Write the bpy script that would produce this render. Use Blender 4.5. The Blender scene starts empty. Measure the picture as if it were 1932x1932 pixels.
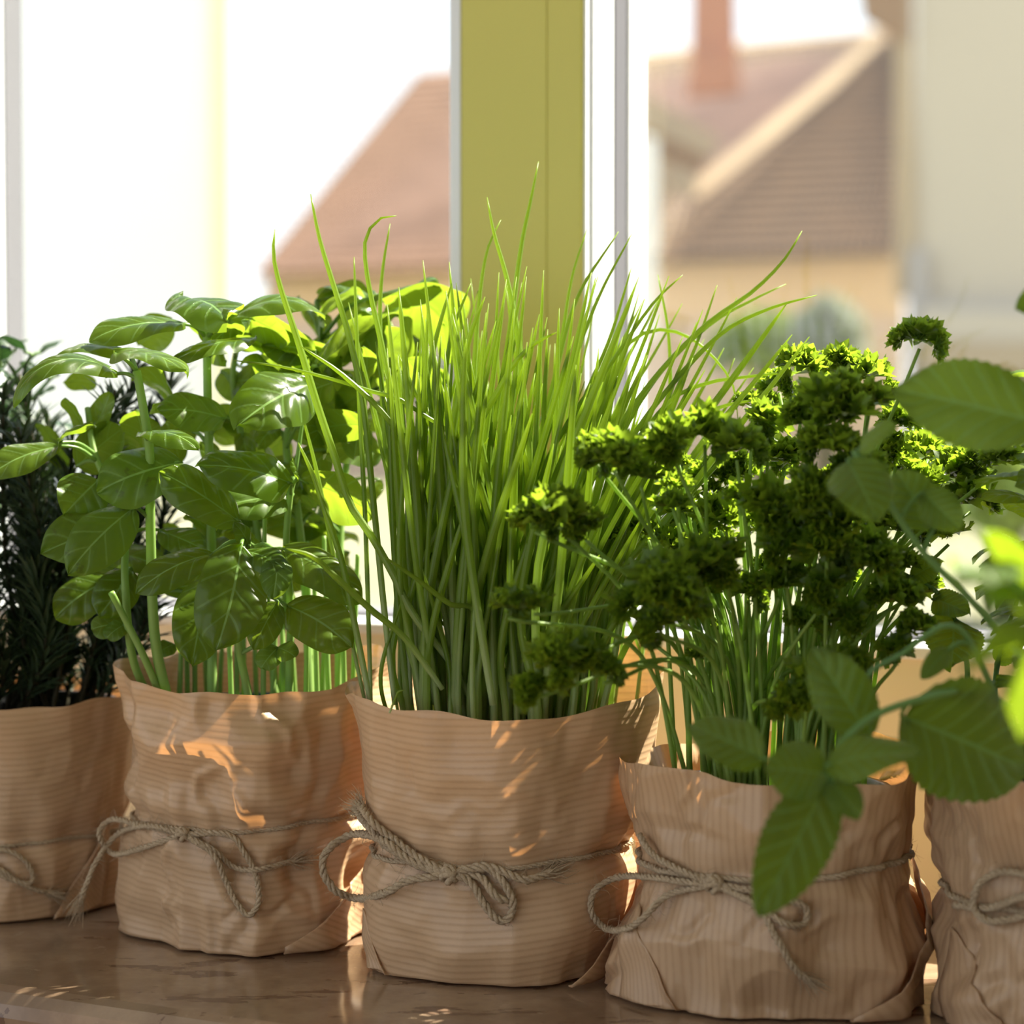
import bpy, math, random
import numpy as np
from mathutils import Vector, Matrix
random.seed(7); rng = np.random.default_rng(7)
SC = bpy.context.scene
COL = SC.collection
R = math.radians
F = 4025.0                      # focal length in pixels of the 1932 px frame (50 mm lens, 24 mm high frame)
SILL = 0.85                     # height of the sill top above the floor
PITCH = R(2.134)
CAM = Vector((0, 0, SILL + 0.239))

# ------------------------------------------------------------------ camera
cd = bpy.data.cameras.new('camera'); cam = bpy.data.objects.new('camera', cd); COL.objects.link(cam)
cam.location = CAM; cam.rotation_euler = (R(90) - PITCH, 0, 0)
cd.sensor_width = 24; cd.sensor_height = 24; cd.lens = 50; cd.clip_start = 0.05; cd.clip_end = 500
cd.dof.use_dof = True; cd.dof.focus_distance = 0.935; cd.dof.aperture_fstop = 4.5
SC.camera = cam
# ------------------------------------------------------------------ world, sun, exposure
wd = bpy.data.worlds.new('sky'); SC.world = wd; wd.use_nodes = True
nt = wd.node_tree; nt.nodes.clear()
wo = nt.nodes.new('ShaderNodeOutputWorld'); bg = nt.nodes.new('ShaderNodeBackground')
tc = nt.nodes.new('ShaderNodeTexCoord'); sp = nt.nodes.new('ShaderNodeSeparateXYZ'); cr = nt.nodes.new('ShaderNodeValToRGB')
nt.links.new(tc.outputs['Generated'], sp.inputs[0]); nt.links.new(sp.outputs['Z'], cr.inputs[0])
e = cr.color_ramp.elements
e[0].position = 0.0; e[0].color = (0.95, 0.97, 1.0, 1); e[1].position = 1.0; e[1].color = (0.36, 0.56, 0.95, 1)
m_ = e.new(0.3); m_.color = (0.80, 0.90, 1.0, 1)
nt.links.new(cr.outputs[0], bg.inputs['Color']); bg.inputs['Strength'].default_value = 1.7
nt.links.new(bg.outputs[0], wo.inputs[0])
SUN_TRAVEL = Vector((-0.88, -0.475, 0)).normalized() * math.cos(R(50)) + Vector((0, 0, -math.sin(R(50))))
ld = bpy.data.lights.new('sun', 'SUN'); ld.energy = 24.0; ld.angle = R(0.55); ld.color = (1.0, 0.92, 0.76)
sun = bpy.data.objects.new('sun', ld); COL.objects.link(sun); sun.location = (3, 3, 5)
sun.rotation_euler = SUN_TRAVEL.to_track_quat('-Z', 'Y').to_euler()
SC.view_settings.view_transform = 'Standard'; SC.view_settings.look = 'None'
SC.view_settings.gamma = 1; SC.view_settings.use_curve_mapping = False; SC.view_settings.exposure = 0.0

# ------------------------------------------------------------------ helpers
CF = Vector((0, math.cos(PITCH), -math.sin(PITCH))); CU = Vector((0, math.sin(PITCH), math.cos(PITCH)))
def W(px, py, d):
    """the point at depth d that the photograph shows at pixel px, py"""
    return CAM + CF * d + Vector((1, 0, 0)) * ((px - 966) / F * d) + CU * ((966 - py) / F * d)
def PX(p):
    q = Vector(p) - CAM; d = q.dot(CF)
    return 966 + q.x / d * F, 966 - q.dot(CU) / d * F
U = Vector((0.9003, -0.4353, 0)).normalized(); NO = Vector((-U.y, U.x, 0))   # along the window wall, and outwards
O = Vector((0.0376, 1.1297, SILL))
def WL(s, n, z): return O + U * s + NO * n + Vector((0, 0, z))

def mesh(name, v, f, mat=None, parent=None, smooth=True, uv=None):
    me = bpy.data.meshes.new(name)
    me.from_pydata([tuple(map(float, p)) for p in v], [], [tuple(int(i) for i in q) for q in f])
    if uv is not None:
        l = me.uv_layers.new(name='UVMap')
        idx = np.empty(len(me.loops), dtype=np.int32); me.loops.foreach_get('vertex_index', idx)
        l.data.foreach_set('uv', np.asarray(uv, dtype=np.float32)[idx].ravel())
    if smooth: me.polygons.foreach_set('use_smooth', [True] * len(me.polygons))
    if mat: me.materials.append(mat)
    return obj(name, me, parent)
def obj(name, me, parent=None):
    o = bpy.data.objects.new(name, me); COL.objects.link(o)
    if parent is not None: o.parent = parent; o.matrix_parent_inverse = parent.matrix_basis.inverted()
    return o
def empty(name, loc, label, cat, group=None):
    o = bpy.data.objects.new(name, None); COL.objects.link(o); o.location = loc; o.empty_display_size = .02
    return tag(o, label, cat, group)
def tag(o, label, cat, group=None):
    o['label'] = label; o['category'] = cat
    if group: o['group'] = group
    return o
def struct(o): o['kind'] = 'structure'; return o
class MB:
    def __init__(s): s.v = []; s.f = []; s.uv = []
    def add(s, v, f, uv=None):
        b = len(s.v); s.v += [tuple(p) for p in v]; s.f += [tuple(i + b for i in q) for q in f]
        s.uv += [tuple(u) for u in uv] if uv is not None else [(0, 0)] * len(v)
    def box(s, p0, ax, ay, az):
        p0 = Vector(p0); c = [p0, p0 + ax, p0 + ax + ay, p0 + ay]; c += [q + az for q in c]
        s.add(c, [(0, 3, 2, 1), (4, 5, 6, 7), (0, 1, 5, 4), (1, 2, 6, 5), (2, 3, 7, 6), (3, 0, 4, 7)])
    def out(s, name, mat, parent=None, smooth=False, bevel=0):
        o = mesh(name, s.v, s.f, mat, parent, smooth, s.uv)
        if bevel:
            b = o.modifiers.new('bevel', 'BEVEL'); b.width = bevel; b.segments = 3; b.limit_method = 'ANGLE'
        return o
def wbox(name, s0, s1, n0, n1, z0, z1, mat, parent=None, bevel=0):
    m = MB(); m.box(WL(s0, n0, z0), U * (s1 - s0), NO * (n1 - n0), Vector((0, 0, z1 - z0)))
    return m.out(name, mat, parent, bevel=bevel)

def spline(pts, n):
    """smooth curve through points, evenly resampled to n points"""
    P = np.array([list(p) for p in pts], float)
    if len(P) == 2: return P[0] + np.linspace(0, 1, n)[:, None] * (P[1] - P[0])
    Q = np.vstack([2 * P[0] - P[1], P, 2 * P[-1] - P[-2]]); out = []
    for i in range(1, len(Q) - 2):
        t = np.linspace(0, 1, 16, endpoint=False)[:, None]
        a, b, c, d = Q[i - 1], Q[i], Q[i + 1], Q[i + 2]
        out.append(.5 * (2 * b + (c - a) * t + (2 * a - 5 * b + 4 * c - d) * t**2 + (-a + 3 * b - 3 * c + d) * t**3))
    out.append(P[-1:]); C = np.vstack(out)
    L = np.r_[0, np.cumsum(np.linalg.norm(np.diff(C, axis=0), axis=1))]; q = np.linspace(0, L[-1], n)
    return np.stack([np.interp(q, L, C[:, k]) for k in range(3)], 1)
def frames(C):
    T = np.gradient(C, axis=0); T /= np.linalg.norm(T, axis=1)[:, None] + 1e-12
    a = np.array([0, 0, 1.]) if abs(T[0][2]) < .8 else np.array([1., 0, 0])
    N = np.zeros_like(C); x = np.cross(T[0], a); N[0] = x / np.linalg.norm(x)
    for i in range(1, len(C)):
        x = N[i - 1] - T[i] * N[i - 1].dot(T[i]); N[i] = x / (np.linalg.norm(x) + 1e-12)
    return T, N, np.cross(T, N)
def tube(C, rad, sides=7, flat=1.0):
    n = len(C); T, N, B = frames(C); a = np.arange(sides) / sides * 2 * np.pi
    rad = np.broadcast_to(np.asarray(rad, float), (n,))
    V = C[:, None, :] + rad[:, None, None] * (np.cos(a)[None, :, None] * N[:, None, :] + flat * np.sin(a)[None, :, None] * B[:, None, :])
    V = V.reshape(-1, 3)
    i, k = np.meshgrid(np.arange(n - 1), np.arange(sides), indexing='ij'); k2 = (k + 1) % sides
    f = np.stack([i * sides + k, i * sides + k2, (i + 1) * sides + k2, (i + 1) * sides + k], -1).reshape(-1, 4)
    f = [tuple(q) for q in f] + [tuple(range(sides))[::-1], tuple((n - 1) * sides + j for j in range(sides))]
    uv = np.stack([np.tile(a / 6.2832, n), np.repeat(np.linspace(0, 1, n), sides)], 1)
    return V, f, uv

# ------------------------------------------------------------------ materials
class NT:
    def __init__(s, name):
        s.m = bpy.data.materials.new(name); s.m.use_nodes = True; s.t = s.m.node_tree; s.t.nodes.clear()
        s.o = s.t.nodes.new('ShaderNodeOutputMaterial')
    def n(s, k, **kw):
        x = s.t.nodes.new('ShaderNode' + k)
        for a, b in kw.items():
            if hasattr(x, a) and a not in ('inputs',): setattr(x, a, b)
        return x
    def l(s, a, b): s.t.links.new(a, b)
    def math(s, op, a, b=None, c=None):
        x = s.n('Math', operation=op)
        for i, v in enumerate((a, b, c)):
            if v is None: continue
            if isinstance(v, (int, float)): x.inputs[i].default_value = v
            else: s.l(v, x.inputs[i])
        return x.outputs[0]
    def mix(s, fac, a, b, mode='MIX'):
        x = s.n('MixRGB', blend_type=mode)
        for i, v in enumerate((fac, a, b)):
            if isinstance(v, (int, float)): x.inputs[i].default_value = v
            elif isinstance(v, tuple): x.inputs[i].default_value = (*v, 1)
            else: s.l(v, x.inputs[i])
        return x.outputs[0]
    def noise(s, scale, detail=3, vec=None, rough=.5):
        x = s.n('TexNoise'); x.inputs['Scale'].default_value = scale; x.inputs['Detail'].default_value = detail
        x.inputs['Roughness'].default_value = rough
        if vec is not None: s.l(vec, x.inputs['Vector'])
        else:
            if not hasattr(s, 'tc'): s.tc = s.n('TexCoord')
            s.l(s.tc.outputs['Object'], x.inputs['Vector'])
        return x.outputs['Fac']
    def ramp(s, fac, stops):
        x = s.n('ValToRGB'); s.l(fac, x.inputs[0]); el = x.color_ramp.elements
        el[0].position, el[0].color = stops[0][0], (*stops[0][1], 1); el[1].position, el[1].color = stops[-1][0], (*stops[-1][1], 1)
        for p, c in stops[1:-1]: el.new(p).color = (*c, 1)
        return x.outputs[0]
    def bump(s, h, strength=.3, dist=.001):
        x = s.n('Bump'); x.inputs['Strength'].default_value = strength; x.inputs['Distance'].default_value = dist
        s.l(h, x.inputs['Height']); return x.outputs[0]
    def pbr(s, col, rough=.5, spec=.5, normal=None, trans=None, tcol=None, metal=0, coat=0):
        p = s.n('BsdfPrincipled')
        if isinstance(col, tuple): p.inputs['Base Color'].default_value = (*col, 1)
        else: s.l(col, p.inputs['Base Color'])
        if isinstance(rough, (int, float)): p.inputs['Roughness'].default_value = rough
        else: s.l(rough, p.inputs['Roughness'])
        p.inputs['Specular IOR Level'].default_value = spec; p.inputs['Metallic'].default_value = metal
        if coat: p.inputs['Coat Weight'].default_value = coat; p.inputs['Coat Roughness'].default_value = .15
        if normal is not None: s.l(normal, p.inputs['Normal'])
        sh = p.outputs[0]
        if trans:
            t = s.n('BsdfTranslucent')
            if isinstance(tcol, tuple): t.inputs[0].default_value = (*tcol, 1)
            else: s.l(tcol, t.inputs[0])
            if normal is not None: s.l(normal, t.inputs['Normal'])
            x = s.n('MixShader'); x.inputs[0].default_value = trans; s.l(sh, x.inputs[1]); s.l(t.outputs[0], x.inputs[2]); sh = x.outputs[0]
        s.l(sh, s.o.inputs[0]); return s.m

def plain(name, col, rough=.6, spec=.4, var=.12, scale=8, metal=0, coat=0):
    t = NT(name); n = t.noise(scale, 4)
    c = t.mix(n, tuple(x * (1 - var) for x in col), tuple(min(1, x * (1 + var)) for x in col))
    return t.pbr(c, rough, spec, metal=metal, coat=coat)

def leaf_mat(name, dark, light, tcol, nv=5, rough=.38, trans=.38, vein=(.25, .42, .12), slope=.42, bumpk=.5, spots=False, vw=.05, vs=.35):
    t = NT(name); uvn = t.n('UVMap'); s = t.n('SeparateXYZ'); t.l(uvn.outputs[0], s.inputs[0])
    u, v = s.outputs[0], s.outputs[1]
    av = t.math('ABSOLUTE', t.math('SUBTRACT', t.math('MULTIPLY', v, 2.0), 1.0))
    nz = t.noise(60, 2)
    q = t.math('MULTIPLY', t.math('SUBTRACT', u, t.math('MULTIPLY', t.math('POWER', av, .8), slope * .6)), float(nv))
    q = t.math('ADD', q, t.math('MULTIPLY', nz, .25))
    fr = t.math('ABSOLUTE', t.math('SUBTRACT', t.math('FRACT', q), .5))            # .5 on a vein
    side = t.math('MULTIPLY', t.math('GREATER_THAN', fr, .5 - vw), t.math('LESS_THAN', av, .93))
    mid = t.math('LESS_THAN', av, .035)
    ve = t.math('MAXIMUM', t.math('MULTIPLY', side, vs), t.math('MULTIPLY', mid, .85))
    oi = t.n('ObjectInfo'); n = t.math('MULTIPLY_ADD', oi.outputs['Random'], .7, t.math('MULTIPLY', t.noise(35, 4), .5))
    n = t.math('SUBTRACT', n, .12); n.node.use_clamp = True
    c = t.mix(n, dark, light)
    if spots:
        sn = t.noise(160, 4, rough=.7); sm = t.math('MULTIPLY', t.math('GREATER_THAN', sn, .60), t.math('GREATER_THAN', t.noise(22, 1), .5))
        c = t.mix(t.math('MULTIPLY', sm, .8), c, (.02, .018, .008))
    c = t.mix(ve, c, vein)
    tc_ = t.mix(ve, t.mix(n, tcol, tuple(x * .7 for x in tcol)), tuple(x * .5 for x in tcol))
    hb = t.math('SUBTRACT', t.math('MULTIPLY', t.noise(220, 3), .35), t.math('MULTIPLY', ve, .9))
    return t.pbr(c, rough, .34, t.bump(hb, bumpk, .0006), trans, tc_)

M = {}
M['basil'] = leaf_mat('basil leaf', (.025, .055, .004), (.090, .150, .014), (.47, .68, .04), nv=4.4, rough=.25, bumpk=.35)
M['basil_spot'] = leaf_mat('basil leaf with specks', (.045, .095, .008), (.08, .15, .014), (.46, .68, .05), nv=4.4, rough=.4, spots=True, bumpk=.35)
M['mint'] = leaf_mat('mint leaf', (.045, .088, .006), (.088, .150, .014), (.40, .58, .02), nv=7, rough=.5, vein=(.17, .33, .08), bumpk=1.0, vw=.07, vs=.7)
M['dark_leaf'] = leaf_mat('dark herb leaf', (.012, .035, .018), (.03, .065, .035), (.06, .16, .03), nv=6, rough=.5, trans=.15)
def green(name, a, b, tcol, trans=.3, rough=.4, scale=40):
    t = NT(name); c = t.mix(t.noise(scale, 3), a, b); return t.pbr(c, rough, .4, None, trans, tcol)
M['parsley'] = green('parsley leaf', (.032, .064, .004), (.070, .125, .008), (.47, .68, .04), .40, .42, 90)
M['parsley_stem'] = green('parsley stem', (.20, .32, .06), (.30, .44, .11), (.50, .70, .14), .4, .42)
M['basil_stem'] = green('basil stem', (.20, .34, .08), (.30, .44, .13), (.45, .7, .1), .3, .45)
M['mint_stem'] = green('mint stem', (.10, .22, .05), (.16, .30, .08), (.2, .4, .06), .15, .5)
M['needle'] = green('rosemary needle', (.022, .045, .020), (.055, .085, .04), (.05, .09, .02), .08, .5)
M['twig'] = plain('rosemary twig', (.045, .038, .02), .7, .2, .3, 200)
def chive_mat():
    t = NT('chive blade'); uvn = t.n('UVMap'); s = t.n('SeparateXYZ'); t.l(uvn.outputs[0], s.inputs[0])
    oi = t.n('ObjectInfo')
    c = t.ramp(s.outputs[1], [(0, (.58, .62, .42)), (.16, (.42, .50, .24)), (.38, (.155, .24, .04)), (.8, (.10, .17, .02)), (1, (.09, .14, .02))])
    c = t.mix(t.math('MULTIPLY', oi.outputs['Random'], .45), c, (.18, .28, .02))
    st = t.math('SINE', t.math('MULTIPLY', s.outputs[0], 75.0))
    return t.pbr(c, .36, .5, t.bump(st, .15, .0003), .5, t.mix(s.outputs[1], (.55, .72, .25), (.66, .82, .11)))
M['chive'] = chive_mat()
def paper(name, vert, tone=1.0):
    t = NT(name); uvn = t.n('UVMap'); s = t.n('SeparateXYZ'); t.l(uvn.outputs[0], s.inputs[0])
    w = t.noise(28, 2)
    q = t.math('ADD', t.math('MULTIPLY', s.outputs[0 if vert else 1], 2 * math.pi / (.0030 if not vert else .0036)), t.math('MULTIPLY', w, 2.2))
    st = t.math('POWER', t.math('MULTIPLY_ADD', t.math('SINE', q), .5, .5), 1.8)
    fib = t.noise(420, 4, rough=.75); big = t.noise(14, 3)
    a = tuple(x * tone for x in (.64, .425, .25)); b = tuple(x * tone for x in (.50, .31, .17))
    c = t.mix(t.math('MULTIPLY', st, t.math('MULTIPLY_ADD', fib, 1.0, .15)), a, b)
    c = t.mix(t.math('MULTIPLY', big, .35), c, tuple(x * tone for x in (.50, .34, .21)))
    h = t.math('ADD', t.math('MULTIPLY', st, .5), t.math('MULTIPLY', fib, .5))
    return t.pbr(c, .39, .5, t.bump(h, .35, .0004), .14, (.95, .42, .14))
M['paper'] = paper('ribbed kraft paper', False); M['paper_v'] = paper('upright ribbed kraft paper', True, .92)
def twine_mat():
    t = NT('jute twine'); n = t.noise(900, 4, rough=.8); c = t.ramp(n, [(.25, (.22, .15, .09)), (.5, (.50, .38, .25)), (.8, (.70, .57, .40))])
    return t.pbr(c, .85, .15, t.bump(n, .6, .0005), .12, (.6, .42, .22))
M['twine'] = twine_mat()
M['soil'] = plain('potting soil', (.018, .012, .008), .95, .1, .6, 300)
M['pot_black'] = plain('black plastic', (.015, .015, .017), .35, .5, .1)
M['pot_blue'] = plain('blue plastic', (.02, .10, .22), .35, .5, .1)
def marble():
    t = NT('polished brown marble'); a = t.noise(9, 8, rough=.65); b = t.noise(45, 6, rough=.7)
    mp = t.n('Mapping'); mp.inputs['Scale'].default_value = (1, 3.2, 1); t.l(t.tc.outputs['Object'], mp.inputs[0])
    v = t.noise(24, 5, mp.outputs[0], .6)
    c = t.ramp(a, [(.3, (.15, .095, .06)), (.5, (.24, .16, .105)), (.62, (.34, .24, .16)), (.8, (.19, .11, .07))])
    c = t.mix(t.math('MULTIPLY', t.math('GREATER_THAN', v, .60), .7), c, (.09, .045, .03))
    c = t.mix(t.math('MULTIPLY', t.math('GREATER_THAN', b, .64), .4), c, (.42, .32, .23))
    return t.pbr(c, t.math('MULTIPLY_ADD', b, .12, .05), .6)
M['marble'] = marble()
M['white_pvc'] = plain('white window plastic', (.86, .87, .88), .3, .5, .02)
M['gasket'] = plain('grey rubber seal', (.12, .115, .13), .6, .3, .05)
M['olive'] = plain('olive yellow paint', (.66, .60, .14), .45, .35, .04, 3)
M['cream'] = plain('cream wall paint', (.84, .76, .57), .8, .2, .04)
M['plaster'] = plain('white plaster', (.75, .72, .66), .9, .1, .03)
M['wood_floor'] = plain('oak floor', (.45, .30, .17), .4, .4, .2, 4)
def glass():
    t = NT('window glass'); tr = t.n('BsdfTransparent'); tr.inputs[0].default_value = (.97, .985, .98, 1)
    g = t.n('BsdfGlossy'); g.inputs['Roughness'].default_value = 0.0; lw = t.n('LayerWeight'); fr = t.math('MULTIPLY_ADD', t.math('POWER', lw.outputs["Facing"], 6.0), .9, .04)
    x = t.n('MixShader'); t.l(fr, x.inputs[0]); t.l(tr.outputs[0], x.inputs[1]); t.l(g.outputs[0], x.inputs[2]); t.l(x.outputs[0], t.o.inputs[0]); return t.m
M['glass'] = glass()

# ------------------------------------------------------------------ the room and the window
JL, JR = -0.4316, 0.37            # left jamb of window 1, right jamb of window 2 (distances along the wall)
KL_, KR_ = 0.62, 1.35             # jambs of unseen window 3; wall before it added to shade mint and parsley
PL, PR = -0.0752, 0.0             # the pier between them
LW = 0.127                        # height of the low wall between sill and windows
wall = MB()
def wb(s0, s1, z0, z1, n1=.085): wall.box(WL(s0, .0, z0 - SILL), U * (s1 - s0), NO * n1, Vector((0, 0, z1 - z0)))
wb(-2.2, 2.6, 0, SILL + LW); wb(-2.2, JL - .05, SILL + LW, 2.7); wb(JR + .05, KL_ - .05, SILL + LW, 2.7); wb(KR_ + .05, 2.6, SILL + LW, 2.7); wb(JL - .05, KR_ + .05, 2.35, 2.7)  # wall piece right of the second window is unseen, added for its shade
struct(wall.out('wall_window', M['cream']))
sl = MB(); sl.box(WL(-1.5, -.315, -.03), U * 3.4, NO * .315, Vector((0, 0, .03)))
sl = struct(sl.out('trim_window_sill', M['marble'], bevel=.011))
fl = MB(); fl.box(WL(-2.2, -3.4, -SILL - .1), U * 4.8, NO * 3.49, Vector((0, 0, .1))); struct(fl.out('floor', M['wood_floor']))
cl = MB(); cl.box(WL(-2.2, -3.4, 2.7 - SILL), U * 4.8, NO * 3.49, Vector((0, 0, .1))); struct(cl.out('ceiling', M['plaster']))
w_ = MB(); w_.box(WL(2.6, -3.4, -SILL), U * .1, NO * 3.49, Vector((0, 0, 2.7))); struct(w_.out('wall_right', M['plaster']))
w_ = MB()      # the left wall's wide opening is unseen, added to let in fill light
for n0, n1, z0, z1 in ((-3.4, -3.1, 0, 2.7), (-.7, .09, 0, 2.7), (-3.1, -.7, 0, .8), (-3.1, -.7, 2.4, 2.7)):
    w_.box(WL(-2.3, n0, z0 - SILL), U * .1, NO * (n1 - n0), Vector((0, 0, z1 - z0)))
struct(w_.out('wall_left', M['plaster']))
bk = MB()  # back wall opening is unseen, sized and placed for soft fill light
for s0, s1, z0, z1 in ((-2.2, -1.9, 0, 2.7), (.9, 2.6, 0, 2.7), (-1.9, .9, 2.5, 2.7), (-1.9, .9, 0, .1)):
    bk.box(WL(s0, -3.5, z0 - SILL), U * (s1 - s0), NO * .1, Vector((0, 0, z1 - z0)))
struct(bk.out('wall_back', M['plaster']))
pier = struct(wbox('trim_window_pier', PL, PR, -.002, .045, LW, 1.5, M['olive'], bevel=.0015))
for s in (PR - .021,):  # the shallow joint running down its face
    struct(wbox('pier_joint', s - .0006, s + .0006, -.0026, -.0015, LW, 1.5, M['olive'], pier))
# window 2, right of the pier
w2 = struct(wbox('window_2', PR - .002, PR + .0015, .0, .0793, LW, 1.5, M['white_pvc'], bevel=.0005))
struct(wbox('gasket', PR - .001, PR + .0026, .037, .053, LW + .01, 1.5, M['gasket'], w2))
struct(wbox('window_frame', PR - .004, PR + .004, .053, .0793, LW, 1.5, M['white_pvc'], w2, .0015))
struct(wbox('window_frame', PR - .004, PR + .0035, .005, .033, LW, 1.5, M['white_pvc'], w2, .0015))
struct(wbox('bottom_rail', PR, JR, -.004, .03, LW, LW + .0065, M['white_pvc'], w2, .0015))
struct(wbox('bottom_rail', PR, JR, .03, .08, LW, LW + .0085, M['gasket'], w2, .002))
struct(wbox('top_rail', PR, JR, .0, .08, 1.46, 1.5, M['white_pvc'], w2, .002))
struct(wbox('window_frame', JR, JR + .05, .0, .08, LW, 1.5, M['white_pvc'], w2, .002))
struct(wbox('pane', PR + .003, JR, .056, .059, LW + .006, 1.47, M['glass'], w2))
w3 = struct(wbox('window_3_unseen', KL_ - .05, KL_, .0, .0793, LW, 1.5, M['white_pvc'], bevel=.0015))  # unseen window, added beyond the shading wall piece
struct(wbox('window_frame', KR_, KR_ + .05, .0, .08, LW, 1.5, M['white_pvc'], w3, .002))
struct(wbox('bottom_rail', KL_, KR_, -.004, .08, LW, LW + .0085, M['white_pvc'], w3, .0015))
struct(wbox('top_rail', KL_, KR_, .0, .08, 1.46, 1.5, M['white_pvc'], w3, .002))
struct(wbox('pane', KL_, KR_, .056, .059, LW + .006, 1.47, M['glass'], w3))
# window 1, left of the pier
w1 = struct(wbox('window_1', JL - .05, JL, .0, .0793, LW, 1.5, M['white_pvc'], bevel=.0015))
struct(wbox('gasket', JL - .004, JL + .001, .060, .0775, LW + .01, 1.5, M['gasket'], w1))
struct(wbox('window_frame', JL - .002, JL + .002, .02, .045, LW, 1.5, M['white_pvc'], w1, .001))
struct(wbox('window_frame', PL - .0028, PL + .004, -.003, .045, LW, 1.5, M['white_pvc'], w1, .001))
struct(wbox('bottom_rail', JL, PL, -.004, .03, LW, LW + .0065, M['white_pvc'], w1, .0015))
struct(wbox('bottom_rail', JL, PL, .03, .08, LW, LW + .0085, M['gasket'], w1, .002))
struct(wbox('top_rail', JL, PL, .0, .08, 1.46, 1.5, M['white_pvc'], w1, .002))
struct(wbox('pane', JL, PL, .040, .043, LW + .006, 1.47, M['glass'], w1))

# ------------------------------------------------------------------ outside
M['grass'] = plain('lawn', (.20, .19, .12), .9, .1, .4, .6)
M['tile_light'] = plain('pale sun-grazed roof tile', (.42, .30, .18), .8, .2, .25, 1.2)  # paler for the sun-grazed roof plane; that light is in the colour
M['tile_red'] = plain('clay roof tile', (.255, .15, .105), .8, .2, .25, 1.2)
M['tile_dark'] = plain('dark brown roof tile', (.135, .074, .032), .8, .2, .25, 1.2)
M['brick'] = plain('orange chimney brick', (.40, .17, .085), .85, .2, .2, 3)
M['peach'] = plain('peach house render', (.62, .45, .28), .9, .1, .06, .5)
M['rose'] = plain('pinkish house plinth', (.52, .40, .32), .9, .1, .06, .5)
M['beige'] = plain('beige house render', (.56, .46, .32), .9, .1, .05, .3)
M['brown'] = plain('brown painted timber', (.30, .16, .06), .7, .3, .15)
M['whitewall'] = plain('white house render', (.92, .90, .86), .9, .1, .03, .3)
M['yellow'] = plain('pale yellow corner board', (.95, .85, .45), .8, .2, .04)
M['grey'] = plain('grey balcony metal', (.40, .34, .28), .6, .4, .05)
M['tan'] = plain('tan balcony boarding', (.45, .32, .17), .8, .2, .1)
M['hedge'] = green('hedge leaf', (.16, .22, .05), (.30, .36, .09), (.4, .5, .1), .2, .7, 2)
M['hedge_grey'] = green('greyish shrub leaf', (.36, .36, .27), (.44, .44, .34), (.35, .4, .25), .2, .7, 2)
gr = MB(); gr.box((-150, 2.6, -.35), Vector((300, 0, 0)), Vector((0, 260, 0)), Vector((0, 0, .2))); struct(gr.out('ground', M['grass']))
GZ = -.15
def tiles(name, A, B, C, D, courses, cols, mat, parent):
    """a roof face eave A-B, ridge D-C, laid with overlapping courses of rolled tiles"""
    A, B, C, D = map(lambda p: np.array(p, float), (A, B, C, D)); nrm = np.cross(B - A, D - A); nrm /= np.linalg.norm(nrm)
    if nrm[1] > 0: nrm = -nrm
    v = []; f = []; k = cols * 4
    for c in range(courses):
        for t, h in ((c / courses, .10), ((c + 1) / courses, .02)):
            L = A + (D - A) * t; Rr = B + (C - B) * t
            for i in range(k + 1):
                u = i / k; v.append(L + (Rr - L) * u + nrm * (h + .05 * math.sin(u * cols * 2 * math.pi)))
        b = c * 2 * (k + 1)
        for i in range(k): f.append((b + i, b + i + 1, b + k + 2 + i, b + k + 1 + i))
        if c:
            for i in range(k): f.append((b - k - 1 + i, b - k + i, b + i + 1, b + i))
    o = mesh(name, v, f, mat, parent, False); o['kind'] = 'stuff'
    return o
def slab(name, P, depth, mat, parent, dx=0):
    """a solid with polygon face P and thickness depth away from the room"""
    n = len(P); d = Vector((dx, depth, 0)); v = [Vector(p) for p in P] + [Vector(p) + d for p in P]
    f = [tuple(range(n)), tuple(range(n, 2 * n))[::-1]] + [(i, (i + n), (i + 1) % n + n, (i + 1) % n) for i in range(n)]
    return mesh(name, v, f, mat, parent, False)
H1 = empty('house', (4, 62, GZ), 'peach rendered house with long clay tiled roof and brick chimney, seen through both windows', 'house', 'houses outside the window')
dE = 58
eL, eR = W(478, 520, dE), W(1712, 474, dE - 6)
rL, rR = W(792, 138, dE + 5), W(1700, 52, dE - 1)
slab('roof_slab', [eL, eR, rR, rL], .8, M['tile_red'], H1)
cut = W(1250, 470, dE - 4)
def lerp(a, b, t): return a + (b - a) * t
mE, mR = lerp(eL, eR, .42), lerp(rL, rR, .42)
tiles('roof_tiles', eL, mE, mR, rL, 26, 34, M['tile_red'], H1)
tiles('roof_tiles', mE, eR, rR, mR, 26, 40, M['tile_light'], H1)
def wallz(a, b, ztop, zbot): return [Vector((a.x, a.y, zbot)), Vector((b.x, b.y, zbot)), Vector((b.x, b.y, ztop)), Vector((a.x, a.y, ztop))]
wl, wr = W(500, 520, dE + 1), W(1706, 474, dE - 5)
slab('wall', [W(500, 505, dE + 1), W(1706, 470, dE - 5), W(1706, 604, dE - 5), W(500, 612, dE + 1)], 4, M['peach'], H1)
slab('plinth', [W(500, 606, dE + .9), W(1706, 602, dE - 5.1), Vector((wr.x, wr.y - .1, GZ)), Vector((wl.x, wl.y - .1, GZ))], 4, M['rose'], H1)
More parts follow.
